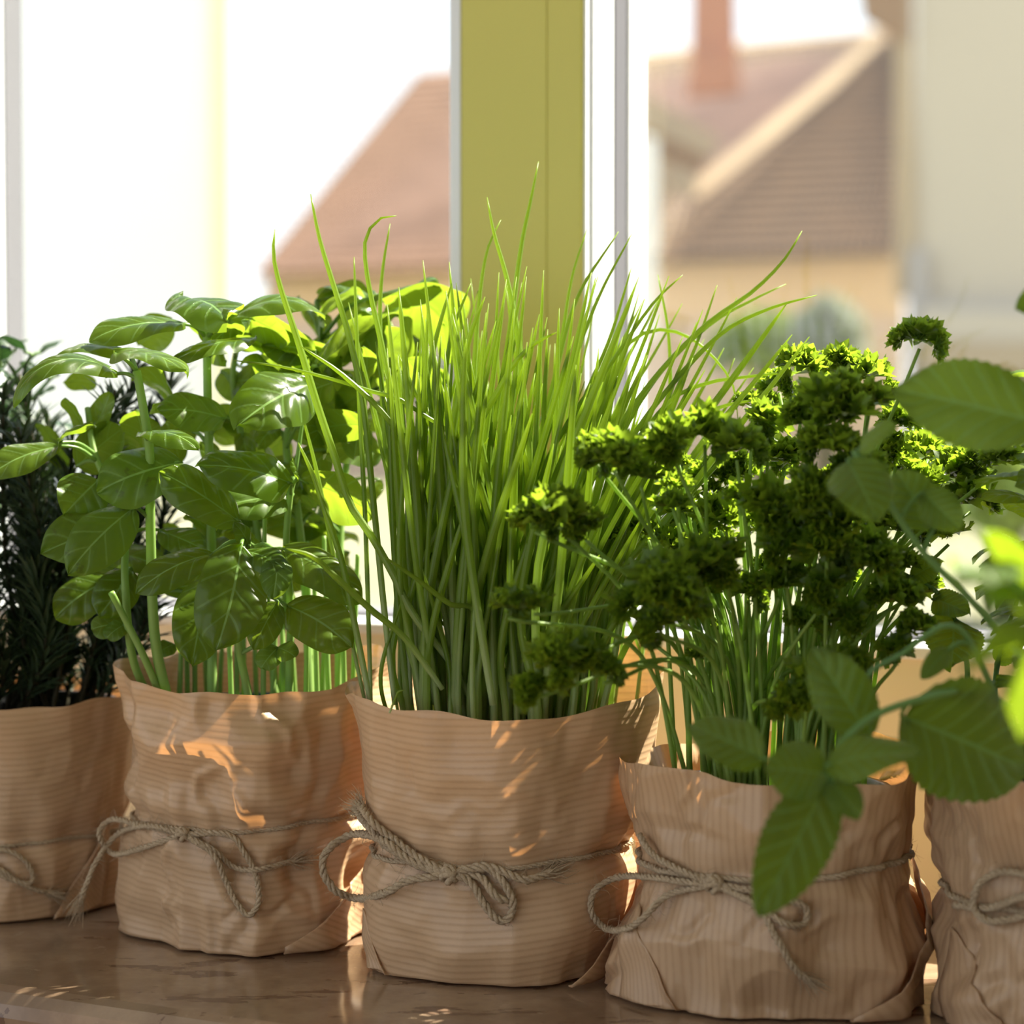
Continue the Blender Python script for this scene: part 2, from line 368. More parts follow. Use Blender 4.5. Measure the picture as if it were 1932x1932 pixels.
# dark wing roof in front, its left verge running diagonally, with a lighter verge band
d2 = dE - 12
slab('wing_roof', [W(1232, 490, d2), W(1716, 476, d2), W(1716, 60, d2 + 5), W(1672, 62, d2 + 5), W(1330, 350, d2 + 1.4)], .5, M['tile_dark'], H1)
tiles('roof_tiles', W(1262, 486, d2 - .3), W(1716, 474, d2 - .3), W(1716, 70, d2 + 4.7), W(1665, 80, d2 + 4.7), 24, 26, M['tile_dark'], H1)
slab('verge', [W(1290, 360, d2 + 1), W(1322, 372, d2 + 1), W(1680, 80, d2 + 4.6), W(1652, 66, d2 + 4.6)], .4, M['tile_light'], H1)
# small gable at left of the right window, its pale verge, dark soffit and white downpipe
slab('gable_roof', [W(1208, 172, d2), W(1362, 262, d2), W(1340, 300, d2), W(1208, 236, d2)], .5, M['tile_light'], H1)
slab('gable_soffit', [W(1208, 238, d2 + .2), W(1338, 300, d2 + .2), W(1322, 326, d2 + .2), W(1208, 268, d2 + .2)], .5, M['brown'], H1)
slab('gable_wall', [W(1200, 262, d2 + .4), W(1318, 318, d2 + .4), W(1262, 372, d2 + .4), W(1240, 420, d2 + .4), W(1200, 470, d2 + .4)], .5, M['peach'], H1)
slab('downpipe', [W(1212, 250, d2 + .1), W(1240, 262, d2 + .1), W(1240, 640, d2 + .1), W(1212, 640, d2 + .1)], .2, M['whitewall'], H1)
slab('gable_ornament', [W(1268, 318, d2), W(1310, 318, d2), W(1318, 352, d2), W(1290, 374, d2), W(1262, 352, d2)], .25, M['tile_light'], H1)
slab('dormer', [W(800, 250, dE + 3), W(870, 200, dE + 3), W(940, 250, dE + 3), W(940, 285, dE + 3), W(812, 285, dE + 3)], 1.2, M['brick'], H1)
slab('porch_roof', [W(770, 500, dE - 1), W(845, 428, dE), W(905, 428, dE), W(905, 500, dE - 1)], .8, M['tile_dark'], H1)
for i, zt in enumerate((0, 1)):  # chimney stack and its cap
    if i == 0: slab('chimney', [W(1308, 150, dE - 4), W(1392, 146, dE - 4), W(1388, -60, dE - 4), W(1312, -60, dE - 4)], 1.1, M['brick'], H1)
    else: slab('chimney_cap', [W(1298, -60, dE - 4.1), W(1402, -60, dE - 4.1), W(1402, -84, dE - 4.1), W(1298, -84, dE - 4.1)], 1.3, M['grey'], H1)
slab('chimney_foot', [W(1300, 178, dE - 4.3), W(1398, 170, dE - 4.3), W(1392, 100, dE - 4.3), W(1308, 100, dE - 4.3)], .8, M['brick'], H1)
# beige building, right
H2 = empty('beige_building', (9, 40, GZ), 'tall beige rendered building with brown corner at far right', 'building', 'houses outside the window')
d3 = 36
bl = W(1722, 816, d3)
slab('wall', [Vector((bl.x, d3, GZ)), Vector((bl.x + 5.5, d3 - 2.5, GZ)), Vector((bl.x + 5.5, d3 - 2.5, 11)), Vector((bl.x, d3, 11))], 7, M['beige'], H2, 2.2)
slab('corner_board', [W(1694, 560, d3 - .3), W(1726, 560, d3 - .3), W(1726, -80, d3 - .3), W(1694, -80, d3 - .3)], .3, M['tan'], H2)
slab('eaves_board', [W(1632, 30, d3 - .4), W(1712, 78, d3 - .4), W(1712, -80, d3 - .4), W(1618, -80, d3 - .4)], .3, M['brown'], H2)
slab('plinth_pipe', [Vector((W(1716, 0, d3).x, d3 - .5, GZ)), Vector((W(1748, 0, d3).x, d3 - .5, GZ)), W(1748, 470, d3 - .5), W(1716, 470, d3 - .5)], .3, M['grey'], H2)
slab('balcony_rail', [W(1738, 585, d3 - .8), W(2100, 592, d3 - 2.5), W(2100, 574, d3 - 2.5), W(1738, 570, d3 - .8)], .1, M['grey'], H2)
slab('balcony_panel', [W(1738, 640, d3 - .8), W(2100, 650, d3 - 2.5), W(2100, 592, d3 - 2.5), W(1738, 585, d3 - .8)], .1, M['beige'], H2)
slab('balcony_boarding', [W(1738, 700, d3 - 1), W(2100, 712, d3 - 2.7), W(2100, 650, d3 - 2.7), W(1738, 642, d3 - 1)], .3, M['tan'], H2)
# white building, left
H3 = empty('white_building', (-9, 44, GZ), 'bright white rendered building with pale yellow corner strip, behind left window', 'building', 'houses outside the window')
d4 = 44; a = W(412, 0, d4)
slab('wall', [Vector((-16, d4 - 4, GZ)), Vector((a.x, d4, GZ)), Vector((a.x, d4, 14)), Vector((-16, d4 - 4, 14))], 6, M['whitewall'], H3, -1.5)
slab('corner_strip', [Vector((W(412, 0, d4).x, d4 - .3, GZ)), Vector((W(442, 0, d4).x, d4 - .3, GZ)), Vector((W(442, 0, d4).x, d4 - .3, 14)), Vector((W(412, 0, d4).x, d4 - .3, 14))], .5, M['yellow'], H3, -.1)
def bush(name, c, rx, rz, label, cat, mat, n=420, group='shrubs outside'):
    rt = empty(name, (c[0], c[1], GZ), label, cat, group); m = MB()
    for _ in range(n):
        a_, b_, r_ = random.uniform(0, 6.28), random.uniform(-.5, 1.57), random.uniform(.6, 1) ** .5
        p = Vector((c[0] + rx * r_ * math.cos(a_) * math.cos(b_), c[1] + rx * .6 * r_ * math.sin(a_) * math.cos(b_), c[2] + rz * r_ * math.sin(b_)))
        x = Vector([random.gauss(0, 1) for _ in range(3)]).normalized(); y = x.cross(Vector([random.gauss(0, 1) for _ in range(3)])).normalized()
        s_ = .22 * rx ** .5
        m.add([p - x * s_, p + y * s_ * .5, p + x * s_, p - y * s_ * .5 + x.cross(y) * s_ * .3], [(0, 1, 2), (0, 2, 3)])
    o = m.out('foliage', mat, rt); o['kind'] = 'stuff'
    V, f, uv = tube(spline([(c[0], c[1], GZ), (c[0], c[1], c[2])], 5), .12, 7); mesh('trunk', V, f, M['twig'], rt)
p = W(1440, 660, 30); bush('garden_shrub', p, .8, .5, 'yellow green shrub outside below the dark roof', 'shrub', M['hedge'])
p = W(1560, 650, 28); bush('garden_shrub', p, .5, .6, 'greyish green rounded bush outside beside the beige building', 'shrub', M['hedge_grey'])
p = W(1900, 930, 14); bush('garden_hedge', p, 1.0, .35, 'low dark olive hedge outside at far right', 'hedge', M['hedge'])
p = W(815, 730, 32); bush('garden_shrub', p, .5, .5, 'grey green bush outside just left of the olive pier', 'shrub', M['hedge_grey'])
p = W(30, 1230, 9); bush('garden_shrub', p, .5, .4, 'small green shrub outside behind the rosemary', 'shrub', M['hedge'])

# ------------------------------------------------------------------ potted herbs: paper, pot, soil, twine
G = 'herb pots in a row on the window sill'
def wrap(root, c, prof, rim, vert, seed, zt, amp=.0019, square=.05, rot=0.):
    """sheet of wrapping paper stood round a pot; returns r(theta, z)"""
    g = np.random.default_rng(seed); NT_, NZ = 260, 96
    zp, rp = zip(*prof); zmax = zp[-1]
    th = np.linspace(0, 2 * np.pi, NT_, endpoint=False)
    rt_, rz_, rr_ = zip(*sorted([(R(a_ % 360), dz, dr) for a_, dz, dr in rim]))
    def per(vals): return np.interp(th, np.r_[np.array(rt_[-1:]) - 2 * np.pi, rt_, np.array(rt_[:1]) + 2 * np.pi], np.r_[vals[-1], vals, vals[0]])
    rz = per(rz_); rr = per(rr_)
    k = np.ones(7) / 7; sm = lambda x: np.convolve(np.r_[x[-3:], x, x[:3]], k, 'valid')
    rz, rr = sm(rz), sm(rr)
    rz = rz + .0009 * np.sin(th * 5 + seed) + .0006 * np.sin(th * 11 + 2 * seed)
    V = np.zeros((NZ, NT_, 3)); UVs = np.zeros((NZ, NT_, 2))
    # crumple field: cones round scattered points give planar facets meeting in creases
    def worley(sx, sz, n, s):
        gg = np.random.default_rng(s); P = np.stack([gg.uniform(0, .38, n), gg.uniform(-.01, .15, n)], 1); A = gg.uniform(.5, 1.4, n)
        def f(a_, z_):
            best = np.full(a_.shape, 1e9)
            for (x_, y_), m__ in zip(P, A):
                dx = np.abs(a_ - x_); dx = np.minimum(dx, .38 - dx); best = np.minimum(best, m__ * np.hypot(dx * sx, (z_ - y_) * sz))
            return best
        return f
    w1, w2, w3 = worley(1, 1.0, 34, seed), worley(1.6, .6, 60, seed + 1), worley(.7, 1.5, 26, seed + 2)
    creases = []
    for _ in range(34):
        x0, z0 = g.uniform(0, .38), g.uniform(0, zmax); an = g.normal(1.2, .7); ln = g.uniform(.012, .045)
        creases.append((x0, z0, math.cos(an), math.sin(an), ln, g.uniform(.0025, .007), g.choice([-1, 1]) * g.uniform(.0007, .0019)))
    def crease(a_, z_):
        h = np.zeros_like(a_)
        for x0, z0, cx_, sx_, ln, wd_, A_ in creases:
            dx = (a_ - x0 + .19) % .377 - .19; dz_ = z_ - z0; u_ = dx * cx_ + dz_ * sx_; v_ = -dx * sx_ + dz_ * cx_ + .0025 * np.sin(u_ * 260 + x0 * 90)
            h += A_ * (amp / .0019) * np.clip(1 - np.abs(v_) / wd_, 0, 1) * np.clip(1 - np.abs(u_) / ln, 0, 1) ** .6
        return h
    mean_ = np.mean([w1(th * .06, zz) * .22 + w2(th * .06, zz) * .20 + w3(th * .06, zz) * .15 for zz in np.linspace(.005, zmax, 9)])
    for i in range(NZ):
        t = i / (NZ - 1); z = t * (zmax + rz)
        r = np.interp(z, zp, rp)
        q = 1 + square * max(0, 1 - t * 1.7) * np.cos(4 * (th - rot)) + .02 * math.sin(t * 3) * np.cos(2 * th + seed)
        arc = th * .06
        wt = np.clip(np.abs(z - zt) / .014, .12, 1) * np.clip(1.25 - t * .45, 0, 1)
        cr_ = (w1(arc, z) * .22 + w2(arc, z) * .20 + w3(arc, z) * .15 - mean_ + crease(arc, z)) * (amp / .0019)
        pinch = -.0030 * np.exp(-((z - zt) / .006) ** 2)
        pl = .0011 * np.exp(-((z - zt - .004) / .016) ** 2) * np.sin(th * 17 + 3 * np.sin(2 * th + seed))
        r = r * q + cr_ * wt + pinch + pl + rr * t ** 4
        V[i] = np.stack([c[0] + r * np.cos(th), c[1] + r * np.sin(th), SILL + .0015 + z], 1)
        UVs[i] = np.stack([arc, z + .004 * np.sin(th * 2 + seed)], 1)
    # bottom cap turned in under the pot
    rows = [V[0] * .5 + np.array([c[0], c[1], SILL + .0015]) * .5, V[0] * .92 + np.array([c[0], c[1], SILL + .0015]) * .08]
    A = np.concatenate([rows[0][None], rows[1][None], V]); UA = np.concatenate([UVs[:1], UVs[:1], UVs])
    A[0, :, 2] = SILL + .0012; A[1, :, 2] = SILL + .0005
    n = NZ + 2; f = []
    for i in range(n - 1):
        for j in range(NT_):
            j2 = (j + 1) % NT_; f.append((i * NT_ + j, i * NT_ + j2, (i + 1) * NT_ + j2, (i + 1) * NT_ + j))
    f.append(tuple(range(NT_))[::-1])
    o = mesh('paper_wrap', A.reshape(-1, 3), f, M['paper_v' if vert else 'paper'], root, True, UA.reshape(-1, 2))
    return V
def surf(V, c, th, z):
    """radius of the paper at angle th, height z above the sill"""
    j = int(round(th / (2 * np.pi) * V.shape[1])) % V.shape[1]; col = V[:, j]
    r = np.hypot(col[:, 0] - c[0], col[:, 1] - c[1]); return float(np.interp(z + SILL, col[:, 2], r))
def fold(root, V, c, th0, th1, z0, z1, vert, off=.0025):
    """a triangular flap of paper folded over the lower corner of the wrap"""
    n = 14; v = []; uv = []; f = []
    for i in range(n + 1):
        for j in range(n + 1):
            s_, t_ = i / n, j / n
            th = R(th0 + (th1 - th0) * s_); z = max(.001, (z0 + (z1 - z0) * s_ ** 1.15) * t_)
            r = max(surf(V, c, th, z), surf(V, c, th, max(z, .02)) * .97) + off * (.5 + .6 * t_) + .0012 * math.sin(s_ * 5 + t_ * 3)
            v.append((c[0] + r * math.cos(th), c[1] + r * math.sin(th), SILL + .001 + z)); uv.append((s_ * .05 + z * .5, z + s_ * .03))
    for i in range(n):
        for j in range(n): a_ = i * (n + 1) + j; f.append((a_, a_ + n + 1, a_ + n + 2, a_ + 1))
    o = mesh('paper_fold', v, f, M['paper_v' if vert else 'paper'], root, True, uv)
    m = o.modifiers.new('thickness', 'SOLIDIFY'); m.thickness = .0006; m.offset = 1
def inner(root, c, r, zs, colr='pot_black'):
    n = 40; v = []; f = []
    ring = [(r * .80, .004), (r * .97, zs + .004), (r * 1.02, zs + .004), (r * 1.02, zs + .010), (r * .96, zs + .010), (r * .94, zs - .004)]
    for rr, z in ring:
        for k in range(n): a_ = k / n * 2 * math.pi; v.append((c[0] + rr * math.cos(a_), c[1] + rr * math.sin(a_), SILL + z))
    for i in range(len(ring) - 1):
        for k in range(n): f.append((i * n + k, i * n + (k + 1) % n, (i + 1) * n + (k + 1) % n, (i + 1) * n + k))
    f.append(tuple(range(n))[::-1])
    mesh('inner_pot', v, f, M[colr], root)
    m = MB(); K = 26; vv = []; ff = []
    for i in range(K + 1):
        for k in range(n):
            a_ = k / n * 2 * math.pi; rr = r * .945 * (i + .02) / K
            vv.append((c[0] + rr * math.cos(a_), c[1] + rr * math.sin(a_), SILL + zs + random.uniform(-.0018, .0018) * (i < K)))
    for i in range(K):
        for k in range(n): ff.append((i * n + k, (i + 1) * n + k, (i + 1) * n + (k + 1) % n, i * n + (k + 1) % n))
    ff.append(tuple(range(n)))
    mesh('soil', vv, ff, M['soil'], root, False)
def twisted(C, rad, name, parent, plies=3, pitch=.009, fray=0, fuzz=1.0):
    """a plied string along C with loose fibres"""
    C = np.asarray(C); L = np.r_[0, np.cumsum(np.linalg.norm(np.diff(C, axis=0), axis=1))]; n = max(16, int(L[-1] / .0011))
    q = np.linspace(0, L[-1], n); C = np.stack([np.interp(q, L, C[:, k]) for k in range(3)], 1)
    T, N, B = frames(C); m = MB()
    for p in range(plies):
        ph = 2 * np.pi * p / plies + q / pitch * 2 * np.pi
        wob = 1 + .15 * np.sin(q * 900 + p)
        S = C + rad * .56 * (np.cos(ph)[:, None] * N + np.sin(ph)[:, None] * B) * wob[:, None]
        m.add(*tube(S, rad * .58 * (1 + .12 * np.sin(q * 1300 + 2 * p)), 6))
    o = m.out(name, M['twine'], parent, True)
    fm = MB(); cnt = int(L[-1] * 1400 * fuzz)
    for _ in range(cnt):
        i = random.randrange(1, n - 1); d = Vector(T[i]) * random.uniform(-1, 1) + Vector([random.gauss(0, 1) for _ in range(3)]) * .7; d.normalize()
        a_ = random.uniform(0, 6.28); p0 = Vector(C[i]) + (Vector(N[i]) * math.cos(a_) + Vector(B[i]) * math.sin(a_)) * rad * .8
        ln = random.uniform(.002, .007); bend = Vector([random.gauss(0, 1) for _ in range(3)]) * ln * .25
        pts = [p0, p0 + d * ln * .5 + bend, p0 + d * ln]
        fm.add(*tube(spline(pts, 5), [.00008, .00008, .00007, .00005, .00003], 3))
    if fray:
        for e_ in ([0] if fray == 1 else [n - 1] if fray == 2 else [0, n - 1]):
            d0 = Vector(C[0] - C[4]) if e_ == 0 else Vector(C[-1] - C[-5]); d0.normalize()
            for _ in range(46):
                d = (d0 + Vector([random.gauss(0, .25) for _ in range(3)])).normalized(); ln = random.uniform(.006, .018)
                p0 = Vector(C[e_]) - d0 * .004 + Vector([random.gauss(0, rad * .5) for _ in range(3)])
                fm.add(*tube(spline([p0, p0 + d * ln * .5 + Vector([random.gauss(0, .0008) for _ in range(3)]), p0 + d * ln], 5), [.00022, .0002, .00017, .00012, .00005], 4))
    fo = fm.out('fibres', M['twine'], o); fo['kind'] = 'stuff'
    return o
def band(root, V, c, z, rad=.0012, tilt=0, tdir=0):
    C = []
    for k in range(121):
        th = k / 120 * 2 * math.pi; zz = z + tilt * math.cos(th - tdir); r = surf(V, c, th, zz) + rad * .9
        C.append((c[0] + r * math.cos(th), c[1] + r * math.sin(th), SILL + zz + .0006 * math.sin(th * 5)))
    return twisted(C, rad, 'twine', root, fuzz=.8)
def onpot(V, c, pts, off=.003):
    """pixels traced on the pot's front, put onto (or just beside) the paper"""
    out = []; n = len(pts)
    for i, p in enumerate(pts):
        px, py = p[0], p[1]; extra = p[2] if len(p) > 2 else 0
        d = (W(px, py, 1) - CAM); r = .06
        for _ in range(4):
            a_ = d.x ** 2 + d.y ** 2; ox, oy = CAM.x - c[0], CAM.y - c[1]; b_ = 2 * (d.x * ox + d.y * oy); cc = ox * ox + oy * oy - r * r
            disc = b_ * b_ - 4 * a_ * cc; t = (-b_ - math.sqrt(max(0, disc))) / (2 * a_); P = CAM + d * t
            th = math.atan2(P.y - c[1], P.x - c[0]) % (2 * math.pi); r = surf(V, c, th, max(.004, P.z - SILL)) + off + extra
        out.append(P)
    return out
def knot(root, P, s=.0033):
    m = MB(); P = Vector(P)
    for k in range(3):
        C = []; ax = Vector((math.cos(k * 1.1), .3, math.sin(k * 1.1))).normalized(); e1 = ax.cross(Vector((0, 1, .2))).normalized(); e2 = ax.cross(e1)
        for j in range(17): a_ = j / 16 * 6.283; C.append(P + e1 * s * .8 * math.cos(a_) + e2 * s * .8 * math.sin(a_) + ax * s * .25 * math.sin(2 * a_))
        m.add(*tube(spline(C, 30), s * .36, 6))
    m.out('knot', M['twine'], root, True)

# ---- leaves
def leaf_geo(L, Wd, shape='basil', fold_=.25, curl=.5, pucker=.05, side=0., seed=0, nv=4.4, twist=0., nu=26, nw=14):
    g = random.Random(seed); t = np.linspace(0, 1, nu + 1); v = np.linspace(-1, 1, nw + 1); T, Vv = np.meshgrid(t, v, indexing='ij')
    if shape == 'mint': nu = 60; t = np.linspace(0, 1, nu + 1); T, Vv = np.meshgrid(t, v, indexing='ij')
    if shape == 'basil': w = (t ** .55) * ((1 - t) ** .62); w = w / w.max(); w = w * (1 - .25 * np.exp(-((t - .97) / .06) ** 2))
    elif shape == 'mint': w = (t ** .55) * ((1 - t) ** .75); w /= w.max(); w = w * (1 + .07 * (1 - np.abs(((t * 15) % 1) * 2 - 1)))
    else: w = (t ** .4) * ((1 - t) ** .4); w /= w.max()
    w = w * Wd / 2; av = np.abs(Vv)
    # centre line bending downwards
    ang = curl * (t ** 1.5) * 1.3 - curl * .35; dx = np.cos(ang); dz = -np.sin(ang)
    cx = np.r_[0, np.cumsum((dx[1:] + dx[:-1]) / 2)] / nu * L; cz = np.r_[0, np.cumsum((dz[1:] + dz[:-1]) / 2)] / nu * L
    a_ = math.atan2(cz[-1], cx[-1]); ca, sa = math.cos(-a_), math.sin(-a_); cx, cz = cx * ca - cz * sa, cx * sa + cz * ca; k = L / cx[-1]; cx, cz = cx * k, cz * k
    q = (T - .42 * .6 * av ** .8) * nv
    pk = pucker * Wd * np.abs(np.sin(np.pi * (q + .0))) ** .8 * av ** .6 * (1 - av ** 3)
    lat = w[:, None] * Vv; cup = -fold_ * w[:, None] * (av ** 1.6) + .22 * w[:, None] * av
    wav = .06 * Wd * np.sin(T * 9 + g.uniform(0, 6) + 2 * np.sign(Vv)) * av ** 3
    z = cup + pk + wav + .10 * Wd * np.sin(T * 3 + g.uniform(0, 6)) * Vv
    tw = twist * T; y2 = lat * np.cos(tw) - z * np.sin(tw); z2 = lat * np.sin(tw) + z * np.cos(tw)
    y2 = y2 + side * L * np.sin(T * np.pi)
    X = np.broadcast_to(cx[:, None], T.shape); Z = cz[:, None] + z2
    verts = np.stack([X, y2, Z], -1).reshape(-1, 3)
    i, j = np.meshgrid(np.arange(nu), np.arange(nw), indexing='ij'); b = i * (nw + 1) + j
    f = np.stack([b, b + nw + 1, b + nw + 2, b + 1], -1).reshape(-1, 4)
    uv = np.stack([T, (Vv + 1) / 2], -1).reshape(-1, 2)
    return verts, f, uv
def put_leaf(P0, P1, nhint, wr, mat, parent, shape='basil', fold_=.25, curl=.5, pucker=.05, seed=None, petiole=None, name='leaf', stemr=.0009, side=0., twist=0., nv=4.4):
    P0, P1 = Vector(P0), Vector(P1); x = P1 - P0; L = x.length; x = x / L
    z = Vector(nhint); z = (z - x * z.dot(x)).normalized(); y = z.cross(x)
    seed = random.randrange(9999) if seed is None else seed
    v, f, uv = leaf_geo(L, L * wr, shape, fold_, curl, pucker, side, seed, nv, twist)
    Mx = np.array([list(x), list(y), list(z)]); vv = v @ Mx + np.array(list(P0))
    m = MB(); m.add(vv, [tuple(int(q) for q in r_) for r_ in f], uv)
    if petiole is not None:
        S = Vector(petiole); mid = (S + P0) / 2 + Vector((0, 0, .12 * (S - P0).length))
        V2, f2, _ = tube(spline([S, mid, P0, P0 + x * L * .12], 10), [stemr * 1.15] * 4 + [stemr] * 4 + [stemr * .6, stemr * .3], 6)
        m.add(V2, f2, [(.5, .5)] * len(V2))
    return m.out(name, mat, parent, True)
TOCAM = lambda P: (CAM - Vector(P)).normalized()
UP = Vector((0, 0, 1))
def near_stem(stems, P):
    best = None
    for o, C in stems:
        d = np.linalg.norm(C - np.array(list(P)) + np.array([0, 0, .006]), axis=1); i = int(d.argmin())
        if best is None or d[i] < best[0]: best = (d[i], o, C[i])
    return best

def inpoly(x, y, poly):
    r = False; n = len(poly)
    for i in range(n):
        x1, y1 = poly[i]; x2, y2 = poly[(i + 1) % n]
        if (y1 > y) != (y2 > y) and x < (x2 - x1) * (y - y1) / (y2 - y1) + x1: r = not r
    return r

# ================================================================== 1  rosemary
c = (-.247, 1.078)
rose = empty('potted_rosemary', (*c, SILL), 'dark needle-leaved rosemary in brown paper tied with twine, beside the basil', 'potted plant', G)
V = wrap(rose, c, [(0, .047), (.03, .050), (.04, .050), (.105, .0565)], [(-90, 0, 0), (0, .002, .001), (90, .004, 0), (180, 0, 0)], False, 11, .039, .0011, .04)
band(rose, V, c, .039, .0009)
K = onpot(V, c, [(-40, 1622)])[0]
for pts, fr in (([(-40, 1622), (0, 1604), (40, 1618), (62, 1650), (50, 1668), (0, 1650), (-40, 1626)], 0), ([(-40, 1622), (0, 1640), (50, 1672), (104, 1688)], 2)):
    twisted(spline(onpot(V, c, pts, .003), 60), .0012, 'twine_bow', rose, fray=fr)
knot(rose, K); fold(rose, V, c, -62, -22, .002, .05, False); inner(rose, c, .0455, .093)
def sprig(base, tip, root, n=70, bend=(0, 0, 0), nl=.018):
    mid = (Vector(base) + Vector(tip)) / 2 + Vector(bend); C = spline([base, mid, tip], 24)
    V_, f_, uv_ = tube(C, np.linspace(.0014, .0007, 24), 6); st = mesh('sprig', V_, f_, M['twig'], root)
    T, N, B = frames(C); m = MB()
    for k in range(n):
        t = .20 + .80 * (k / n) ** .9; i = min(23, int(t * 23)); a_ = k * 2.4; out = Vector(N[i]) * math.cos(a_) + Vector(B[i]) * math.sin(a_)
        d = (out * random.uniform(.7, 1.1) + Vector(T[i]) * random.uniform(.5, 1.2)).normalized(); L = nl * random.uniform(.7, 1.2)
        P0 = Vector(C[i]); s_ = d.cross(Vector(T[i])).normalized() * .0012; b2 = Vector(T[i]) * L * .12
        pts = [P0 - s_ * .4, P0 + s_ * .4, P0 + d * L * .5 + s_ + b2, P0 + d * L * .5 - s_ + b2, P0 + d * L + b2 * .3]
        up = s_.cross(d).normalized() * .0006
        m.add(pts + [P0 + up, P0 + d * L * .5 + b2 + up], [(0, 5, 6, 3), (5, 1, 2, 6), (3, 6, 4), (6, 2, 4)])
    o = m.out('needles', M['needle'], st, True); o['kind'] = 'stuff'
for k in range(44):
    a_ = k * 2.4; r_ = .040 * math.sqrt((k + .5) / 44)
    b_ = (c[0] + r_ * math.cos(a_), c[1] + r_ * math.sin(a_), SILL + .092)
    top = random.uniform(.17, .275) if k % 4 else random.uniform(.12, .17)
    t_ = (c[0] + r_ * math.cos(a_) * 1.9 + random.uniform(-.02, .02), c[1] + r_ * math.sin(a_) * 1.5, SILL + top)
    sprig(b_, t_, rose, int(80 + 380 * (top - .1)), (random.uniform(-.02, .02), random.uniform(-.012, .012), 0), random.uniform(.014, .024))

# ================================================================== 0  broad-leaved herb beyond the rosemary (its pot is out of the picture)
c0 = (-.372, 1.142)
sage = empty('potted_lemon_balm', (*c0, SILL), 'dark broad-leaved herb reaching in from the left edge above the rosemary', 'potted plant', G)
V0 = wrap(sage, c0, [(0, .045), (.04, .048), (.105, .055)], [(-90, 0, 0), (90, .003, 0)], False, 5, .045, .0011)
band(sage, V0, c0, .045, .0010); inner(sage, c0, .048, .092)
def broad(root, c, tips, zb, mat, stem_m, size, r0=.03, top_pair=True, shape='mint', nodes=5, seed=3, wr=.62, nv=7):
    g = random.Random(seed)
    for k, (tx, ty, tz) in enumerate(tips):
        a_ = g.uniform(0, 6.28); b_ = Vector((c[0] + r0 * g.random() * math.cos(a_), c[1] + r0 * g.random() * math.sin(a_), SILL + zb))
        T_ = Vector((tx, ty, tz)); C = spline([b_, (b_ * .5 + T_ * .5) + Vector((g.uniform(-.01, .01), g.uniform(-.01, .01), .015)), T_], 24)
        V_, f_, uv_ = tube(C, np.linspace(.0015, .0009, 24), 7); st = mesh('stem', V_, f_, stem_m, root)
        for j in range(nodes):
            i = min(23, int(23 * (.25 + .75 * j / (nodes - 1)))); az = g.uniform(0, 3.14) if j % 2 else g.uniform(0, 3.14) + 1.57
            for sgn in (0, math.pi):
                d = Vector((math.cos(az + sgn), math.sin(az + sgn), g.uniform(-.35, .35) if j < nodes - 1 else .5)).normalized()
                s_ = size * (1.0 - .1 * abs(j - nodes / 2)) * g.uniform(.75, 1.1) * (1 if j < nodes - 1 else .55); P0 = Vector(C[i])
                put_leaf(P0 + d * .004, P0 + d * s_, UP * .9 - d * .2 + Vector((g.uniform(-.3, .3), g.uniform(-.3, .3), 0)), wr, mat, st, shape, .3, g.uniform(.4, 1.0), .06, g.randrange(9999), petiole=P0, nv=nv)
tips = []
for px, py, d in ((20, 668, 1.13), (62, 672, 1.11), (95, 715, 1.13), (30, 720, 1.09), (0, 690, 1.08), (50, 760, 1.12), (-60, 660, 1.14), (-100, 740, 1.15)):
    P = W(px, py, d); tips.append((P.x, P.y, P.z))
broad(sage, c0, tips, .093, M['dark_leaf'], M['mint_stem'], .046, nodes=6)

# ================================================================== 2  basil
c = (-.1244, 1.020); CB = c
bas = empty('potted_basil', (*c, SILL), 'glossy broad-leaved basil in crumpled brown paper with a drooping twine bow', 'potted plant', G)
VB = wrap(bas, c, [(0, .0535), (.02, .0580), (.055, .0570), (.085, .0600), (.119, .0630)], [(-100, 0, 0), (-45, .002, 0), (-20, .010, 0), (20, .014, 0), (90, .006, 0), (180, .010, .002), (215, .006, 0), (240, .001, 0)], False, 23, .058, .0026, .035, R(10))
band(bas, VB, c, .058, .0010, .0015, R(0))
K = onpot(VB, c, [(345, 1574)])[0]
for pts, fr in (([(345, 1574), (280, 1558), (225, 1572), (185, 1620), (165, 1665), (152, 1700)], 2),
                ([(345, 1574), (262, 1602), (212, 1610), (187, 1572), (212, 1546), (262, 1556), (345, 1574)], 0),
                ([(345, 1574), (430, 1575), (463, 1612), (482, 1650), (488, 1700), (470, 1727), (448, 1706), (425, 1660), (400, 1610), (345, 1574)], 0),
                ([(345, 1574), (400, 1602), (440, 1635), (490, 1640), (562, 1622)], 2)):
    twisted(spline(onpot(VB, c, pts, .0032), 80), .0013, 'twine_bow', bas, fray=fr)
knot(bas, K); fold(bas, VB, c, -70, -5, .004, .042, False, .004); inner(bas, c, .052, .098, 'pot_blue')
bst = []
def bstem(pts, r0=.0021, r1=.0014, root=bas, mat='basil_stem'):
    C = spline([W(*p) for p in pts], 40); V_, f_, uv_ = tube(C, np.linspace(r0, r1, 40), 8); o = mesh('stem', V_, f_, M[mat], root); bst.append((o, C)); return o
bstem([(318, 1330, .985), (292, 1200, .975), (284, 1000, .965), (283, 860, .96), (272, 780, .955), (258, 700, .955)], .0026, .0019)
bstem([(400, 1330, 1.0), (400, 1100, 1.0), (396, 900, 1.0), (392, 760, 1.0), (390, 640, 1.0), (388, 600, 1.0)], .0024, .0019)
bstem([(290, 1335, 1.0), (250, 1240, .985), (236, 1100, .975), (232, 980, .99), (180, 860, 1.0), (165, 770, 1.01)], .0021, .0014)
bstem([(312, 1335, .985), (272, 1240, .975), (232, 1160, .97), (210, 1118, .965)], .0019, .0016)
